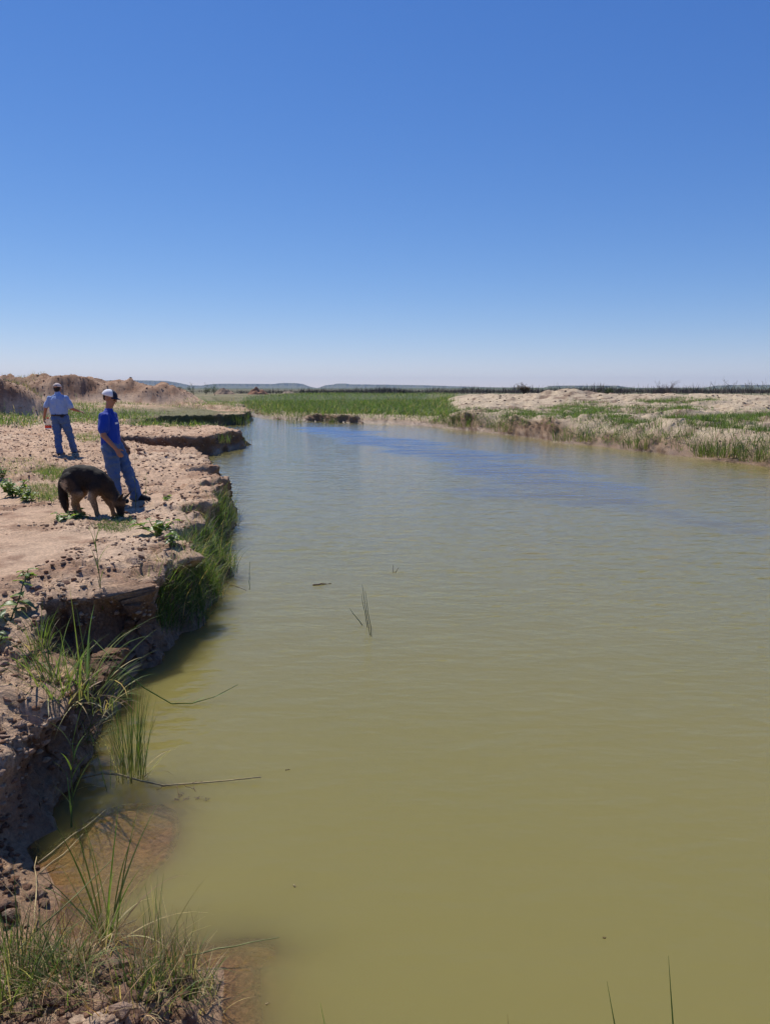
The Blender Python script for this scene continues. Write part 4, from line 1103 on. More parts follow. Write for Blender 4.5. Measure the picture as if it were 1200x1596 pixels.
# ------------------------------------------------------------------ people and dog: bodies grown from tapered limbs, fused into one skin
class Prims:
    shear = 0.0
    def __init__(s): s.v = []; s.f = []
    def cap(s, p0, r0, p1, r1, flat=1.0, axis=(0, 1, 0), seg=14):
        p0 = Vector(p0); p1 = Vector(p1); d_ = (p1 - p0)
        L_ = d_.length; d_ = d_.normalized() if L_ > 1e-6 else Vector((0, 0, 1))
        ax = Vector(axis); ax = (ax - d_ * ax.dot(d_))
        ax = ax.normalized() if ax.length > 1e-4 else d_.orthogonal().normalized()
        bx = d_.cross(ax)
        rings = []
        for k in (-80, -50, -22): rings.append((p0 + d_ * r0 * math.sin(R(k)), r0 * math.cos(R(k))))
        rings.append((p0, r0)); rings.append((p0.lerp(p1, .5), (r0 + r1) / 2)); rings.append((p1, r1))
        for k in (22, 50, 80): rings.append((p1 + d_ * r1 * math.sin(R(k)), r1 * math.cos(R(k))))
        b0 = len(s.v)
        for c_, r_ in rings:
            for k in range(seg):
                a_ = 2 * math.pi * k / seg
                s.v.append(c_ + (ax * math.cos(a_) * flat + bx * math.sin(a_)) * r_)
        for i in range(len(rings) - 1):
            for k in range(seg):
                s.f.append((b0 + i * seg + k, b0 + i * seg + (k + 1) % seg, b0 + (i + 1) * seg + (k + 1) % seg, b0 + (i + 1) * seg + k))
        s.f.append(tuple(b0 + k for k in range(seg))[::-1]); s.f.append(tuple(b0 + (len(rings) - 1) * seg + k for k in range(seg)))
        return s
    def chain(s, pts_, flat=1.0, axis=(0, 1, 0)):
        for (p0, r0), (p1, r1) in zip(pts_[:-1], pts_[1:]): s.cap(p0, r0, p1, r1, flat, axis)
        return s
    def ell(s, c_, rad, rot=None, n=16):
        c_ = Vector(c_); b0 = len(s.v); m_ = rot.to_matrix() if rot else Matrix.Identity(3)
        for i in range(1, n):
            th = math.pi * i / n
            for k in range(n):
                a_ = 2 * math.pi * k / n
                s.v.append(c_ + m_ @ Vector((rad[0] * math.sin(th) * math.cos(a_), rad[1] * math.sin(th) * math.sin(a_), rad[2] * math.cos(th))))
        for i in range(n - 2):
            for k in range(n):
                s.f.append((b0 + i * n + k, b0 + (i + 1) * n + k, b0 + (i + 1) * n + (k + 1) % n, b0 + i * n + (k + 1) % n))
        s.f.append(tuple(b0 + k for k in range(n))); s.f.append(tuple(b0 + (n - 2) * n + k for k in range(n))[::-1])
        return s
    def fuse(s, name, mat, parent, voxel=.01, smooth=4, wrinkle=0.0, wscale=.08, shaper=None, seed=0, stretch=(1, 1, 1)):
        me = bpy.data.meshes.new(name); me.from_pydata([(v.x + Prims.shear * v.z, v.y, v.z) for v in s.v], [], s.f); me.update()
        tmp = bpy.data.objects.new('tmp', me); COL.objects.link(tmp)
        md = tmp.modifiers.new('r', 'REMESH'); md.mode = 'VOXEL'; md.voxel_size = voxel; md.use_smooth_shade = True
        if smooth:
            ms = tmp.modifiers.new('s', 'SMOOTH'); ms.iterations = smooth; ms.factor = .5
        dg = bpy.context.evaluated_depsgraph_get(); dg.update()
        m2 = bpy.data.meshes.new_from_object(tmp.evaluated_get(dg))
        bpy.data.objects.remove(tmp); bpy.data.meshes.remove(me)
        m2.name = name; m2.materials.clear(); m2.materials.append(mat)
        n_ = len(m2.vertices); co = np.empty(n_ * 3, np.float32); m2.vertices.foreach_get('co', co); co = co.reshape(-1, 3).astype(float)
        if wrinkle:
            no = np.empty(n_ * 3, np.float32); m2.vertices.foreach_get('normal', no); no = no.reshape(-1, 3)
            w_ = fbm(co[:, 0] * stretch[0], co[:, 1] * stretch[1], co[:, 2] * stretch[2], wscale, 3, 400 + seed)
            co = co + no * (w_ * wrinkle)[:, None]
        if shaper: co = shaper(co)
        m2.vertices.foreach_set('co', co.astype(np.float32).ravel())
        m2.polygons.foreach_set('use_smooth', np.ones(len(m2.polygons), bool)); m2.update()
        o = bpy.data.objects.new(name, m2); COL.objects.link(o); o.parent = parent
        return o

def cloth(name, col_, rough=.9, scale=260, dark=.75, fade=None):
    m, nt, b = new_mat(name)
    tc = N(nt, 'ShaderNodeTexCoord')
    nz = N(nt, 'ShaderNodeTexNoise'); nz.inputs['Scale'].default_value = scale; nz.inputs['Detail'].default_value = 3
    nz2 = N(nt, 'ShaderNodeTexNoise'); nz2.inputs['Scale'].default_value = 7; nz2.inputs['Detail'].default_value = 4
    nt.links.new(tc.outputs['Object'], nz.inputs['Vector']); nt.links.new(tc.outputs['Object'], nz2.inputs['Vector'])
    mc = N(nt, 'ShaderNodeMix', data_type='RGBA'); mc.inputs[6].default_value = (*[c_ * dark for c_ in col_], 1); mc.inputs[7].default_value = (*(fade or [min(1, c_ * 1.2) for c_ in col_]), 1)
    ad = N(nt, 'ShaderNodeMath', operation='MULTIPLY_ADD'); ad.inputs[1].default_value = .5; nt.links.new(nz.outputs['Fac'], ad.inputs[0])
    hf = N(nt, 'ShaderNodeMath', operation='MULTIPLY'); hf.inputs[1].default_value = .5; nt.links.new(nz2.outputs['Fac'], hf.inputs[0]); nt.links.new(hf.outputs[0], ad.inputs[2])
    nt.links.new(ad.outputs[0], mc.inputs[0]); nt.links.new(mc.outputs[2], b.inputs['Base Color'])
    b.inputs['Roughness'].default_value = rough; b.inputs['Specular IOR Level'].default_value = .2
    try: b.inputs['Sheen Weight'].default_value = .1
    except Exception: pass
    return m
M_SKIN = cloth('skin', (.31, .155, .10), .55, 60, .9)
M_SKIN2 = cloth('tanned_skin', (.30, .13, .08), .55, 60, .85)
M_DENIM = cloth('denim', (.055, .10, .22), .9, 240, .75, (.10, .17, .32))
M_DENIM2 = cloth('dark_denim', (.045, .095, .23), .9, 240, .75, (.085, .15, .31))
M_SHIRT = cloth('light_blue_cotton', (.22, .32, .55), .85, 180, .85)
M_ROYAL = cloth('royal_blue_jersey', (.010, .045, .33), .75, 300, .8)
M_BOOT = cloth('brown_leather', (.10, .05, .03), .6, 50)
M_BLACK = cloth('black_fabric', (.014, .014, .018), .8, 90)
M_NAVY = cloth('navy_fabric', (.012, .016, .04), .8, 90)
M_WHITE = cloth('white_mesh_fabric', (.72, .72, .74), .9, 90, .88)
M_BEIGE = cloth('beige_fabric', (.56, .46, .42), .9, 60, .85)
M_HAIR = cloth('dark_hair', (.018, .012, .010), .6, 120)
M_BELT = cloth('belt_leather', (.03, .018, .012), .5, 50)
M_PRINT = cloth('white_print', (.75, .75, .78), .8, 90, .92)

def hand(P, wrist, dirv, palm_n, thumb_side, curl=.35, L_=.18, s=1.0):
    """palm, four curled fingers and a thumb"""
    w_ = Vector(wrist); d_ = Vector(dirv).normalized(); n_ = Vector(palm_n); n_ = (n_ - d_ * n_.dot(d_)).normalized(); sd = d_.cross(n_).normalized() * thumb_side
    kn = w_ + d_ * .085 * s
    P.cap(w_, .026 * s, kn, .038 * s, .42, n_)
    for k in range(4):
        o_ = (k - 1.5) * -.0195 * s
        ln = (.075, .083, .078, .06)[k] * s
        p = kn + sd * o_; dd = d_.copy(); r_ = .0092 * s
        for j, fr_ in enumerate((.45, .32, .23)):
            dd = (dd + n_ * math.tan(curl * (.7 + .5 * j))).normalized()
            q = p + dd * ln * fr_
            P.cap(p, r_, q, r_ * .9); p = q; r_ *= .9
    tb = w_ + d_ * .03 * s + sd * .022 * s
    t1 = tb + (d_ * .6 + sd * .75 + n_ * .25).normalized() * .042 * s
    t2 = t1 + (d_ * .85 + sd * .3 + n_ * .45).normalized() * .034 * s
    P.cap(tb, .014 * s, t1, .0115 * s); P.cap(t1, .0115 * s, t2, .009 * s)

def head(P, c_, fwd, up, s=1.0):
    """skull, jaw, nose, ears, eye sockets left for the eyes"""
    f_ = Vector(fwd).normalized(); u_ = Vector(up); u_ = (u_ - f_ * u_.dot(f_)).normalized(); r_ = f_.cross(u_)
    rot = Matrix((r_, f_, u_)).transposed().to_quaternion()
    c_ = Vector(c_)
    P.ell(c_ + u_ * .025 * s - f_ * .012 * s, (.076 * s, .094 * s, .088 * s), rot)
    P.ell(c_ - u_ * .045 * s + f_ * .022 * s, (.057 * s, .066 * s, .070 * s), rot)
    P.ell(c_ - u_ * .098 * s + f_ * .060 * s, (.026 * s, .022 * s, .020 * s), rot)          # chin
    P.cap(c_ + u_ * .006 * s + f_ * .083 * s, .008 * s, c_ - u_ * .030 * s + f_ * .103 * s, .0125 * s)   # nose
    P.cap(c_ - u_ * .060 * s + f_ * .080 * s - r_ * .018 * s, .008 * s, c_ - u_ * .060 * s + f_ * .080 * s + r_ * .018 * s, .008 * s)  # lips
    P.cap(c_ - u_ * .002 * s + f_ * .076 * s - r_ * .045 * s, .010 * s, c_ - u_ * .002 * s + f_ * .076 * s + r_ * .045 * s, .010 * s)  # brow
    for q in (-1, 1):
        P.ell(c_ - u_ * .018 * s + r_ * q * .078 * s - f_ * .006 * s, (.010 * s, .020 * s, .031 * s), rot)
    return rot, f_, u_, r_
def eyes(parent, c_, f_, u_, r_, s=1.0):
    for q in (-1, 1):
        P = Prims(); P.ell(Vector(c_) - u_ * .012 * s + f_ * .079 * s + r_ * q * .031 * s, (.011 * s,) * 3, None, 10)
        o = mesh_obj('eye', [tuple(v) for v in P.v], P.f, M_HAIR, parent, True)
def cap_part(parent, c_, f_, u_, r_, s, mats, brim_drop=.15, split=True):
    """cap: crown of panels, brim, button"""
    def dome(y0, y1, rad, name, mat):
        v = []; f = []; nu, nv = 20, 9
        a0, a1 = y0, y1
        for j in range(nv + 1):
            th = (j / nv) * math.pi / 2
            for i in range(nu + 1):
                a_ = a0 + (a1 - a0) * i / nu
                rr_ = math.cos(th)
                v.append(Vector(c_) + u_ * (.022 * s + rad[2] * 1.08 * math.sin(th)) + f_ * (rad[1] * rr_ * math.cos(a_) - .012 * s) + r_ * (rad[0] * rr_ * math.sin(a_)))
        for j in range(nv):
            for i in range(nu):
                q = j * (nu + 1) + i; f.append((q, q + 1, q + nu + 2, q + nu + 1))
        o = mesh_obj(name, [tuple(q) for q in v], f, mat, parent, True)
        sm = o.modifiers.new('t', 'SOLIDIFY'); sm.thickness = .003
        return o
    rad = (.088 * s, .106 * s, .084 * s)
    dome(-.8, .8, rad, 'cap_front', mats[0]); dome(.8, 2 * math.pi - .8, (rad[0] * .995, rad[1] * .995, rad[2] * .995), 'cap_back', mats[1])
    v = []; f = []; nu = 16
    for k in (0, 1, 2, 3):
        for i in range(nu + 1):
            a_ = -1.0 + 2.0 * i / nu
            ext = 1 + k / 3 * .62 * math.cos(a_ * 1.35)
            p = Vector(c_) + u_ * (.026 * s - k / 3 * brim_drop * .16 * s - .012 * s * (a_ ** 2)) + f_ * (rad[1] * math.cos(a_) * ext - .012 * s) + r_ * rad[0] * math.sin(a_) * (1 + .03 * k)
            v.append(p)
    for k in range(3):
        for i in range(nu):
            q = k * (nu + 1) + i; f.append((q, q + 1, q + nu + 2, q + nu + 1))
    o = mesh_obj('cap_brim', [tuple(q) for q in v], f, mats[2], parent, True)
    sm = o.modifiers.new('t', 'SOLIDIFY'); sm.thickness = .004
    P = Prims(); P.ell(Vector(c_) + u_ * (.1130 * s) - f_ * .012 * s, (.009 * s, .009 * s, .005 * s), None, 8)
    mesh_obj('cap_button', [tuple(q) for q in P.v], P.f, mats[0], parent, True)
def shoe(parent, ankle, toe, mat, s=1.0, name='shoe'):
    a_ = Vector(ankle); t_ = Vector(toe); d_ = (t_ - a_); d_.z = 0; d_ = d_.normalized()
    g_ = min(a_.z, t_.z)
    heel = Vector((a_.x, a_.y, t_.z)) - d_ * .045 * s
    P = Prims()
    P.cap(heel + Vector((0, 0, .012)), .040 * s, t_ + Vector((0, 0, .0)), .038 * s, 1.0)
    P.cap(a_ + Vector((0, 0, .03)), .047 * s, Vector((a_.x, a_.y, t_.z + .02)) , .045 * s)
    P.cap(Vector((a_.x, a_.y, t_.z + .05)) + d_ * .02, .042 * s, t_ - d_ * .04 + Vector((0, 0, .012)), .040 * s)
    zg = t_.z - .040 * s
    def flat_(co):
        co[:, 2] = np.maximum(co[:, 2], zg); return co
    o = P.fuse(name, mat, parent, .009, 3, shaper=flat_)
    return o

# ---- the man, seen from behind
gm = gp(99, 712)
gm.z = zat(gm.x, gm.y)
man = empty('person', gm); tag(man, 'man in light blue shirt, jeans and beige cap walking away along the bank', 'person')
J = dict(hl=(-.12, 0, .95), kl=(-.075, -.05, .52), al=(-.01, -.16, .10), tl=(.0, .06, .042), hr=(.09, 0, .95), kr=(.155, .10, .52), ar=(.215, .20, .11), tr=(.26, .40, .045))
hc = Vector((-.045, .045, 1.655))
P = Prims()
P.ell((-.02, 0, .98), (.165, .115, .13)); P.ell((-.025, 0, 1.16), (.17, .12, .18)); P.ell((-.03, 0, 1.33), (.18, .115, .18))
P.cap((-.04, .01, 1.44), .06, (-.045, .03, 1.58), .055)
P.cap((-.18, 0, 1.395), .05, (.12, 0, 1.395), .05)
P.chain([(J['hl'], .085), (J['kl'], .055), (J['al'], .04)]); P.chain([(J['hr'], .085), (J['kr'], .055), (J['ar'], .04)])
P.chain([((-.21, 0, 1.38), .05), ((-.335, -.03, 1.17), .043), ((-.425, .05, .945), .029)])
P.chain([((.15, 0, 1.38), .05), ((.27, -.02, 1.17), .043), ((.405, .10, 1.10), .029)])
hand(P, (-.425, .05, .945), (-.16, .12, -1), (1, .1, -.2), -1, .5)
hand(P, (.405, .10, 1.10), (.85, .3, -.28), (0, .2, -1), 1, .25)
rot, f_, u_, r_ = head(P, hc, (.12, 1, -.12), (0, .1, 1), 1.06)
P.fuse('body', M_SKIN2, man, .0085, 2)
eyes(man, hc, f_, u_, r_, 1.06)
P = Prims()
P.ell((-.02, 0, .965), (.195, .145, .135)); P.cap((-.10, -.045, .92), .105, (-.10, -.04, .86), .10); P.cap((.07, -.045, .92), .105, (.08, -.03, .86), .10)
P.chain([(J['hl'], .118), ((-.1, -.01, .74), .108), (J['kl'], .088), ((-.045, -.12, .3), .082), ((-.012, -.165, .09), .085)]); P.chain([(J['hr'], .118), ((.12, .03, .74), .108), (J['kr'], .088), ((.185, .14, .3), .082), ((.213, .19, .12), .085)])
P.fuse('jeans', M_DENIM2, man, .011, 3, .030, .09, stretch=(1, 1, 1.6), seed=1)
P = Prims()
P.cap((-.02, 0, 1.055), .205, (-.02, 0, 1.10), .21, .72); P.cap((-.025, 0, 1.10), .215, (-.03, 0, 1.30), .215, .70); P.cap((-.03, 0, 1.30), .21, (-.035, 0, 1.38), .16, .68)
P.cap((-.215, -.005, 1.405), .066, (.155, -.005, 1.405), .066, .95); P.cap((-.14, 0, 1.445), .055, (.07, 0, 1.445), .055); P.cap((-.04, .02, 1.46), .085, (-.043, .03, 1.525), .074)
P.cap((-.225, 0, 1.405), .068, (-.318, -.02, 1.225), .072); P.cap((.165, 0, 1.405), .068, (.256, -.015, 1.215), .072)
def hem_m(co):
    k = ss(1.035, 1.005, co[:, 2]); co[:, 2] = np.maximum(co[:, 2], 1.01 + .012 * np.sin(co[:, 0] * 14)); return co
P.fuse('shirt', M_SHIRT, man, .011, 2, .032, .11, shaper=hem_m, stretch=(1.6, 1.6, .7), seed=2)
def ring_band(name, c_, rx, ry, h_, mat, parent, n=40, th=.004, a0=0, a1=2 * math.pi):
    v = []; f = []
    for i in range(n + 1):
        a_ = a0 + (a1 - a0) * i / n
        for (r2, zz_) in ((0, -h_ / 2), (th, -h_ / 2), (th, h_ / 2), (0, h_ / 2)):
            v.append((c_[0] + (rx + r2) * math.cos(a_), c_[1] + (ry + r2) * math.sin(a_), c_[2] + zz_))
    for i in range(n):
        for k in range(4): f.append((i * 4 + k, (i + 1) * 4 + k, (i + 1) * 4 + (k + 1) % 4, i * 4 + (k + 1) % 4))
    return mesh_obj(name, v, f, mat, parent, False)
ring_band('belt', (-.02, -.002, 1.0), .204, .158, .036, M_BELT, man)
ph = Prims(); ph.ell((.10, -.155, .975), (.045, .022, .03)); mesh_obj('belt_pouch', [tuple(q) for q in ph.v], ph.f, M_BLACK, man, True)
shoe(man, J['al'], J['tl'], M_BOOT, 1.05, 'boot'); shoe(man, J['ar'], J['tr'], M_BOOT, 1.05, 'boot')
P = Prims(); P.ell(hc + u_ * .0 - f_ * .030, (.084, .080, .082), rot); P.ell(hc - u_ * .045 - f_ * .045, (.07, .055, .055), rot)
P.fuse('hair', M_HAIR, man, .008, 2, .004, .03)
cap_part(man, hc, f_, u_, r_, 1.07, (M_BEIGE, M_BEIGE, M_BEIGE))
# dark opening above the strap at the back of the cap
v = []; f = []
for i in range(13):
    a_ = math.pi + (-.5 + i / 12) * 1.25
    for k in (0, 1):
        th = .10 + (.42 * math.cos((i / 12 - .5) * math.pi) if k else 0)
        v.append(hc + u_ * (.0245 + .0990 * math.sin(th)) + f_ * (.1165 * math.cos(th) * math.cos(a_) - .0128) + r_ * .097 * math.cos(th) * math.sin(a_))
f = [(2 * i, 2 * i + 1, 2 * i + 3, 2 * i + 2) for i in range(12)]
mesh_obj('cap_opening', [tuple(q) for q in v], f, M_HAIR, man, True)

# ---- jug in the man's hand
jl = man.location + Vector((-.375, .13, .74))
jug = empty('plastic_jug', jl, .25); tag(jug, 'clear plastic jug with red band and red cap hanging from the man hand', 'jug')
M_RED = cloth('red_plastic', (.75, .07, .035), .4, 40)
m, nt, b = new_mat('clear_plastic'); b.inputs['Base Color'].default_value = (.86, .86, .86, 1); b.inputs['Roughness'].default_value = .15; b.inputs['Transmission Weight'].default_value = .75; b.inputs['IOR'].default_value = 1.2
nzp = N(nt, 'ShaderNodeTexNoise'); nzp.inputs['Scale'].default_value = 20
rp_ = N(nt, 'ShaderNodeMapRange'); rp_.inputs[3].default_value = .1; rp_.inputs[4].default_value = .3; nt.links.new(nzp.outputs['Fac'], rp_.inputs[0]); nt.links.new(rp_.outputs[0], b.inputs['Roughness'])
M_CLEAR = m
def lathe_box(name, prof, mat, parent, n=24, sq=3.2):
    v = []; f = []
    for (hx, hy, z_) in prof:
        for i in range(n):
            a_ = 2 * math.pi * i / n; c_, s_ = math.cos(a_), math.sin(a_)
            v.append((hx * abs(c_) ** (2 / sq) * (1 if c_ > 0 else -1), hy * abs(s_) ** (2 / sq) * (1 if s_ > 0 else -1), z_))
    for j in range(len(prof) - 1):
        for i in range(n): f.append((j * n + i, j * n + (i + 1) % n, (j + 1) * n + (i + 1) % n, (j + 1) * n + i))
    f.append(tuple(range(n))[::-1]); f.append(tuple((len(prof) - 1) * n + i for i in range(n)))
    return mesh_obj(name, v, f, mat, parent, True)
lathe_box('bottle', [(.065, .045, -.085), (.075, .055, -.075), (.077, .057, .05), (.066, .048, .10), (.035, .03, .145), (.022, .022, .155), (.022, .022, .175)], M_CLEAR, jug)
lathe_box('red_band', [(.0785, .0585, -.065), (.0795, .0595, -.06), (.0795, .0595, .0), (.0785, .0585, .005)], M_RED, jug)
lathe_box('cap', [(.026, .026, .165), (.027, .027, .168), (.027, .027, .20), (.024, .024, .205)], M_RED, jug, sq=2)
hp = [(-.02, 0, .15), (-.06, -.005, .15), (-.085, -.01, .12), (-.085, -.01, .08), (-.07, -.005, .05)]
v, f = tube(hp, [.011] * 5, 8); mesh_obj('handle', [tuple(q) for q in v], f, M_CLEAR, jug, True)

# ---- the boy, seen from his right side
gb = gp(212, 783); 
gb = Vector((px(190, 783, gb.z)[0], gb.y, 0)); gb.z = zat(gb.x, gb.y)
boy = empty('person', gb); tag(boy, 'boy in royal blue shirt, jeans and white and navy cap looking down', 'person')
hc = Vector((-.165, 0, 1.505)); Prims.shear = .045; hc2 = hc + Vector((.045 * 1.505, 0, 0))
J = dict(hl=(-.13, .09, .80), kl=(.045, .10, .44), al=(.165, .11, .10), tl=(.345, .10, .038), hr=(-.15, -.085, .80), kr=(-.085, -.10, .42), ar=(-.06, -.10, .09), tr=(.10, -.13, .038))
P = Prims()
P.ell((-.155, 0, .83), (.10, .14, .11)); P.ell((-.165, 0, 1.0), (.095, .135, .16)); P.ell((-.18, 0, 1.13), (.085, .135, .13))
P.cap((-.195, 0, 1.28), .052, (-.18, 0, 1.42), .046); P.cap((-.19, -.12, 1.235), .038, (-.19, .12, 1.235), .038)
P.chain([(J['hl'], .075), (J['kl'], .05), (J['al'], .036)]); P.chain([(J['hr'], .075), (J['kr'], .05), (J['ar'], .036)])
P.chain([((-.195, -.165, 1.215), .036), ((-.19, -.21, 1.08), .040), ((-.185, -.225, .985), .039), ((-.02, -.21, .80), .027)])
P.chain([((-.195, .175, 1.235), .05), ((-.17, .225, .985), .038), ((-.03, .22, .80), .027)])
hand(P, (-.02, -.21, .80), (.55, .05, -.85), (-.2, 1, 0), 1, .4, s=.98)
hand(P, (-.03, .22, .80), (.5, -.05, -.85), (-.2, -1, 0), -1, .4, s=.95)
rot, f_, u_, r_ = head(P, hc, (1, -.10, -.26), (.25, 0, 1), 1.0)
P.fuse('body', M_SKIN, boy, .008, 2)
eyes(boy, hc2, f_, u_, r_, 1.0)
P = Prims()
P.ell((-.155, 0, .82), (.125, .155, .11)); P.cap((-.165, -.07, .78), .105, (-.16, -.07, .74), .10); P.cap((-.15, .07, .78), .105, (-.13, .07, .74), .10)
P.chain([(J['hl'], .115), ((-.045, .095, .62), .10), (J['kl'], .085), ((.115, .105, .25), .082), ((.16, .11, .085), .085)]); P.chain([(J['hr'], .115), ((-.12, -.09, .62), .10), (J['kr'], .088), ((-.07, -.10, .25), .085), ((-.06, -.10, .075), .088)])
P.fuse('jeans', M_DENIM, boy, .0105, 3, .028, .08, stretch=(1, 1, 1.5), seed=3)
P = Prims()
P.cap((-.168, 0, .87), .165, (-.168, 0, .92), .165, .80, (1, 0, 0)); P.cap((-.168, 0, .92), .165, (-.18, 0, 1.12), .170, .80, (1, 0, 0)); P.cap((-.18, 0, 1.12), .165, (-.19, 0, 1.22), .13, .78, (1, 0, 0))
P.cap((-.195, -.15, 1.235), .066, (-.195, .15, 1.235), .066); P.cap((-.192, 0, 1.24), .085, (-.19, 0, 1.315), .066)
P.cap((-.195, -.165, 1.235), .075, (-.192, -.215, 1.075), .078); P.cap((-.195, .165, 1.235), .075, (-.185, .215, 1.075), .078)
def hem_b(co):
    co[:, 2] = np.maximum(co[:, 2], .80 + .01 * np.sin(co[:, 1] * 18)); return co
shirt_b = P.fuse('shirt', M_ROYAL, boy, .0105, 2, .018, .10, shaper=hem_b, stretch=(1.6, 1.6, .7), seed=4)
shoe(boy, J['al'], J['tl'], M_BLACK, 1.0); shoe(boy, J['ar'], J['tr'], M_BLACK, 1.0)
P = Prims(); P.ell(hc + u_ * .012 - f_ * .054, (.074, .046, .056), rot); P.ell(hc - u_ * .026 - f_ * .056, (.060, .034, .030), rot)
P.fuse('hair', M_HAIR, boy, .008, 2, .004, .03)
cap_part(boy, hc2, f_, u_, r_, 1.03, (M_NAVY, M_WHITE, M_NAVY), .10)
Prims.shear = 0.0
# white print on the back and a small one on the chest, lying on the cloth
me = shirt_b.data
bvh = BVHTree.FromPolygons([v.co for v in me.vertices], [p.vertices[:] for p in me.polygons])
def print_strip(pts_yz, width, x0, dirx, name):
    v = []; f = []
    n_ = len(pts_yz)
    for i, (y_, z_) in enumerate(pts_yz):
        a_ = pts_yz[max(i - 1, 0)]; b_ = pts_yz[min(i + 1, n_ - 1)]
        t_ = Vector((b_[0] - a_[0], b_[1] - a_[1])).normalized(); nn = Vector((-t_.y, t_.x)) * width / 2
        for s_ in (-1, -.33, .33, 1):
            h_ = bvh.ray_cast(Vector((x0, y_ + nn.x * s_, z_ + nn.y * s_)), Vector((dirx, 0, 0)))
            p_ = h_[0] + h_[1] * .004 if h_[0] else Vector((-.2, y_, z_))
            v.append(p_)
    for i in range(n_ - 1):
        for k in range(3): f.append((i * 4 + k, i * 4 + k + 1, i * 4 + k + 5, i * 4 + k + 4))
    return mesh_obj(name, [tuple(q) for q in v], f, M_PRINT, shirt_b, True)
el = [(.062 * math.cos(a_) - .055, 1.10 + .115 * math.sin(a_)) for a_ in np.linspace(0, 2 * math.pi, 41)]
print_strip(el, .030, -.8, 1, 'printed_number')
print_strip([(-.09, 1.145), (-.03, 1.15)], .025, .6, -1, 'chest_print')

# ---- the dog, nose to the ground
gd_ = gp(150, 806); gd_ = Vector((px(140, 806, gd_.z)[0], gd_.y, zat(px(140, 806, gd_.z)[0], gd_.y)))
dog = empty('dog', gd_ + Vector((.045, 0, 0)), R(-14)); dog.scale = (1.1, 1.1, 1.1); tag(dog, 'black and tan shepherd dog sniffing the ground beside the boy', 'dog')
P = Prims()
P.chain([((-.27, 0, .475), .10), ((-.15, 0, .50), .115), ((.0, 0, .49), .12), ((.12, 0, .435), .122), ((.2, 0, .375), .108)], .84)
P.ell((.10, 0, .375), (.14, .10, .12)); P.ell((-.12, 0, .44), (.15, .10, .12))
P.chain([((.17, 0, .39), .11), ((.26, 0, .30), .085), ((.335, 0, .215), .070)], .9)
hq = (.365, 0, .185)
P.ell(hq, (.080, .074, .080)); P.chain([((.375, 0, .15), .058), ((.388, 0, .085), .043), ((.385, 0, .035), .034)], .95); P.cap((.385, 0, .035), .018, (.385, 0, .03), .016)
P.cap((.345, 0, .12), .028, (.352, 0, .05), .022)
for q in (-1, 1):
    P.cap((.405, q * .05, .225), .036, (.465, q * .075, .285), .018, .5, (0, 0, 1)); P.cap((.465, q * .075, .285), .018, (.505, q * .08, .325), .006, .5, (0, 0, 1))
P.chain([((-.345, 0, .47), .035), ((-.385, 0, .40), .044), ((-.385, 0, .28), .052), ((-.365, 0, .14), .048), ((-.345, 0, .04), .022)])
def leg_h(dx, y_):
    P.cap((-.235 + dx * .4, y_ * .8, .43), .105, (-.125 + dx * .7, y_, .285), .07, .62); P.chain([((-.125 + dx * .7, y_, .285), .066), ((-.195 + dx, y_, .155), .032), ((-.165 + dx, y_, .045), .027), ((-.135 + dx, y_, .024), .028)]); P.cap((-.15 + dx, y_, .022), .027, (-.10 + dx, y_, .018), .022)
def leg_f(dx, y_):
    P.cap((.13 + dx * .3, y_ * .85, .36), .08, (.07 + dx * .6, y_, .245), .05, .65); P.chain([((.07 + dx * .6, y_, .245), .046), ((.115 + dx, y_, .115), .030), ((.13 + dx, y_, .045), .027)]); P.cap((.13 + dx, y_, .024), .028, (.185 + dx, y_, .018), .022)
leg_h(.02, -.095); leg_h(-.08, .095); leg_f(.0, -.09); leg_f(.09, .09)
m, nt, b = new_mat('shepherd_coat')
at = N(nt, 'ShaderNodeAttribute', attribute_name='tint'); tc = N(nt, 'ShaderNodeTexCoord')
nz = N(nt, 'ShaderNodeTexNoise'); nz.inputs['Scale'].default_value = 70; nz.inputs['Detail'].default_value = 4
nt.links.new(tc.outputs['Object'], nz.inputs['Vector'])
mr = N(nt, 'ShaderNodeMapRange'); mr.inputs[1].default_value = .3; mr.inputs[2].default_value = .7; mr.inputs[3].default_value = .6; mr.inputs[4].default_value = 1.35; nt.links.new(nz.outputs['Fac'], mr.inputs[0])
vm = N(nt, 'ShaderNodeVectorMath', operation='SCALE'); nt.links.new(at.outputs['Color'], vm.inputs[0]); nt.links.new(mr.outputs[0], vm.inputs['Scale']); nt.links.new(vm.outputs[0], b.inputs['Base Color'])
b.inputs['Roughness'].default_value = .8; b.inputs['Specular IOR Level'].default_value = .25
M_COAT = m
body = P.fuse('body', M_COAT, dog, .010, 4, .006, .05, seed=6)
co = np.array([v.co[:] for v in body.data.vertices]); no = np.array([v.normal[:] for v in body.data.vertices])
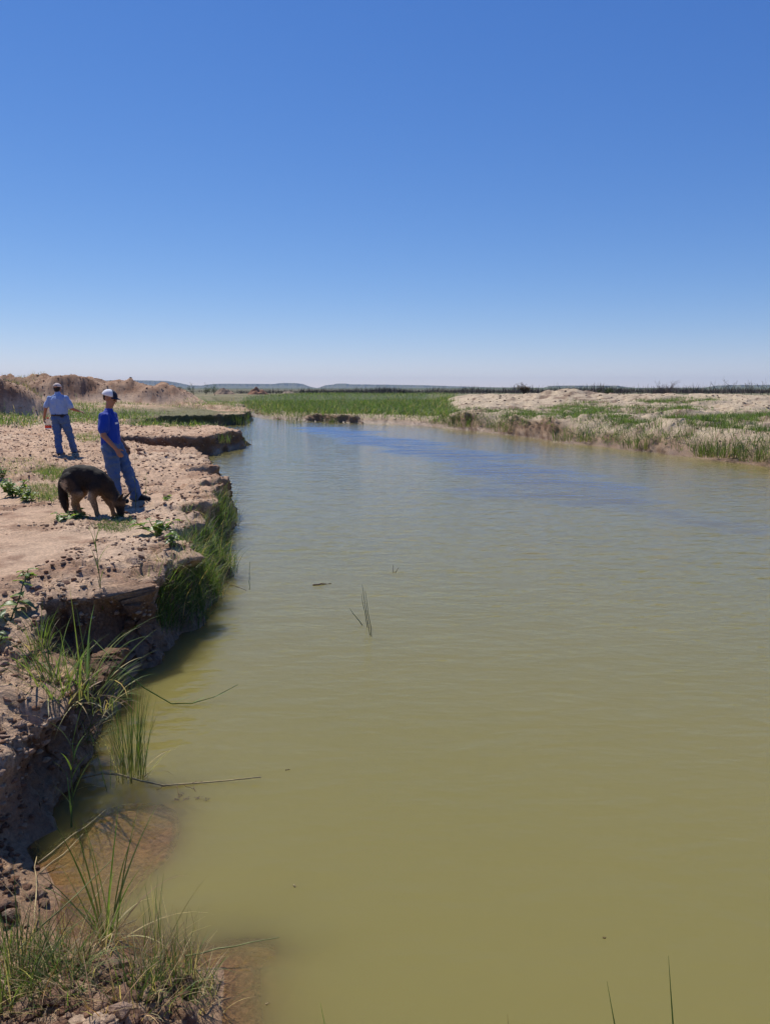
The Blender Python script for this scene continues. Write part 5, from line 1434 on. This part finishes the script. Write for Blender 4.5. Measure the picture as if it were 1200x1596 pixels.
def coat_col(c_):
    blk = np.array([.016, .012, .010]); tan_ = np.array([.23, .135, .066]); cream = np.array([.46, .34, .22]); brn = np.array([.045, .027, .016])
    x, y, z = c_[:, 0], c_[:, 1], c_[:, 2]
    nz_ = .035 * fbm(x, y, z, .07, 3, 500)
    k = np.tile(tan_, (len(c_), 1))
    def mx_(k, col_, w_): return k * (1 - w_[:, None]) + col_ * w_[:, None]
    k = mx_(k, brn, ss(.24, .34, z + nz_))
    k = mx_(k, cream, ss(-.20, -.26, x + nz_) * ss(.24, .30, z) * ss(.47, .40, z) * ss(.03, .06, np.abs(y)))
    k = mx_(k, cream * .8, ss(.33, .29, z) * ss(-.1, .0, x) * ss(.12, .06, x))
    sad = ss(.33, .38, z + nz_ + .10 * ss(-.05, -.2, x) * -1) * ss(.26, .2, x)
    k = mx_(k, blk, np.clip(sad, 0, 1))
    k = mx_(k, blk * 1.6, ss(.20, .26, x + nz_) * ss(.36, .42, x + z * 0 + .05) * .6)
    k = mx_(k, brn * .6, ss(.18, .26, x + nz_) * ss(.17, .24, z) * .8)
    k = mx_(k, blk, ss(.32, .34, x) * ss(.17, .12, z + nz_) * .95)
    k = mx_(k, brn * .7, ss(.39, .41, x) * ss(.18, .22, z))
    k = mx_(k, blk, ss(-.31, -.335, x + nz_ * .6) * .95)
    return k
set_attr(body, 'tint', coat_col(co), 'COLOR')
# fur that breaks the outline
ok = (co[:, 2] > .10)
ii = rng.choice(np.nonzero(ok)[0], 9000)
pz = co[ii] - no[ii] * .004
flow = np.stack([-.75 + 0 * pz[:, 0], 0 * pz[:, 0], -.65 + 0 * pz[:, 0]], 1)
flow[pz[:, 0] < -.31] = (.05, 0, -1)
flow[(pz[:, 0] > .2)] = (-.75, 0, .35)
dv = flow + no[ii] * .55 + rng.normal(0, .22, pz.shape); dv /= np.linalg.norm(dv, axis=1)[:, None]
ln = np.where(pz[:, 2] < .22, .012, .026) * rng.uniform(.6, 1.3, len(ii)); ln = np.where(pz[:, 0] < -.32, .040, ln); ln = np.where(pz[:, 0] > .34, .008, ln)
ln = np.where((pz[:, 0] < -.2) & (pz[:, 2] < .46) & (pz[:, 2] > .25), .036, ln)
sd = np.cross(dv, no[ii]); sd /= np.maximum(np.linalg.norm(sd, axis=1)[:, None], 1e-5)
V = np.stack([pz - sd * .003, pz + sd * .003, pz + dv * ln[:, None]], 1).reshape(-1, 3)
fur = mesh_obj('fur', V, np.arange(len(V)).reshape(-1, 3), M_COAT, dog)
set_attr(fur, 'tint', np.repeat(coat_col(pz), 3, 0) * rng.uniform(.8, 1.25, (len(V), 1)), 'COLOR')
for q in (-1, 1):
    Pq = Prims(); Pq.ell((.415, q * .038, .135), (.009, .009, .009), None, 8); mesh_obj('eye', [tuple(z) for z in Pq.v], Pq.f, M_HAIR, dog, True)
Pq = Prims(); Pq.ell((.40, 0, .012), (.018, .018, .014), None, 10); mesh_obj('nose', [tuple(z) for z in Pq.v], Pq.f, M_BLACK, dog, True)
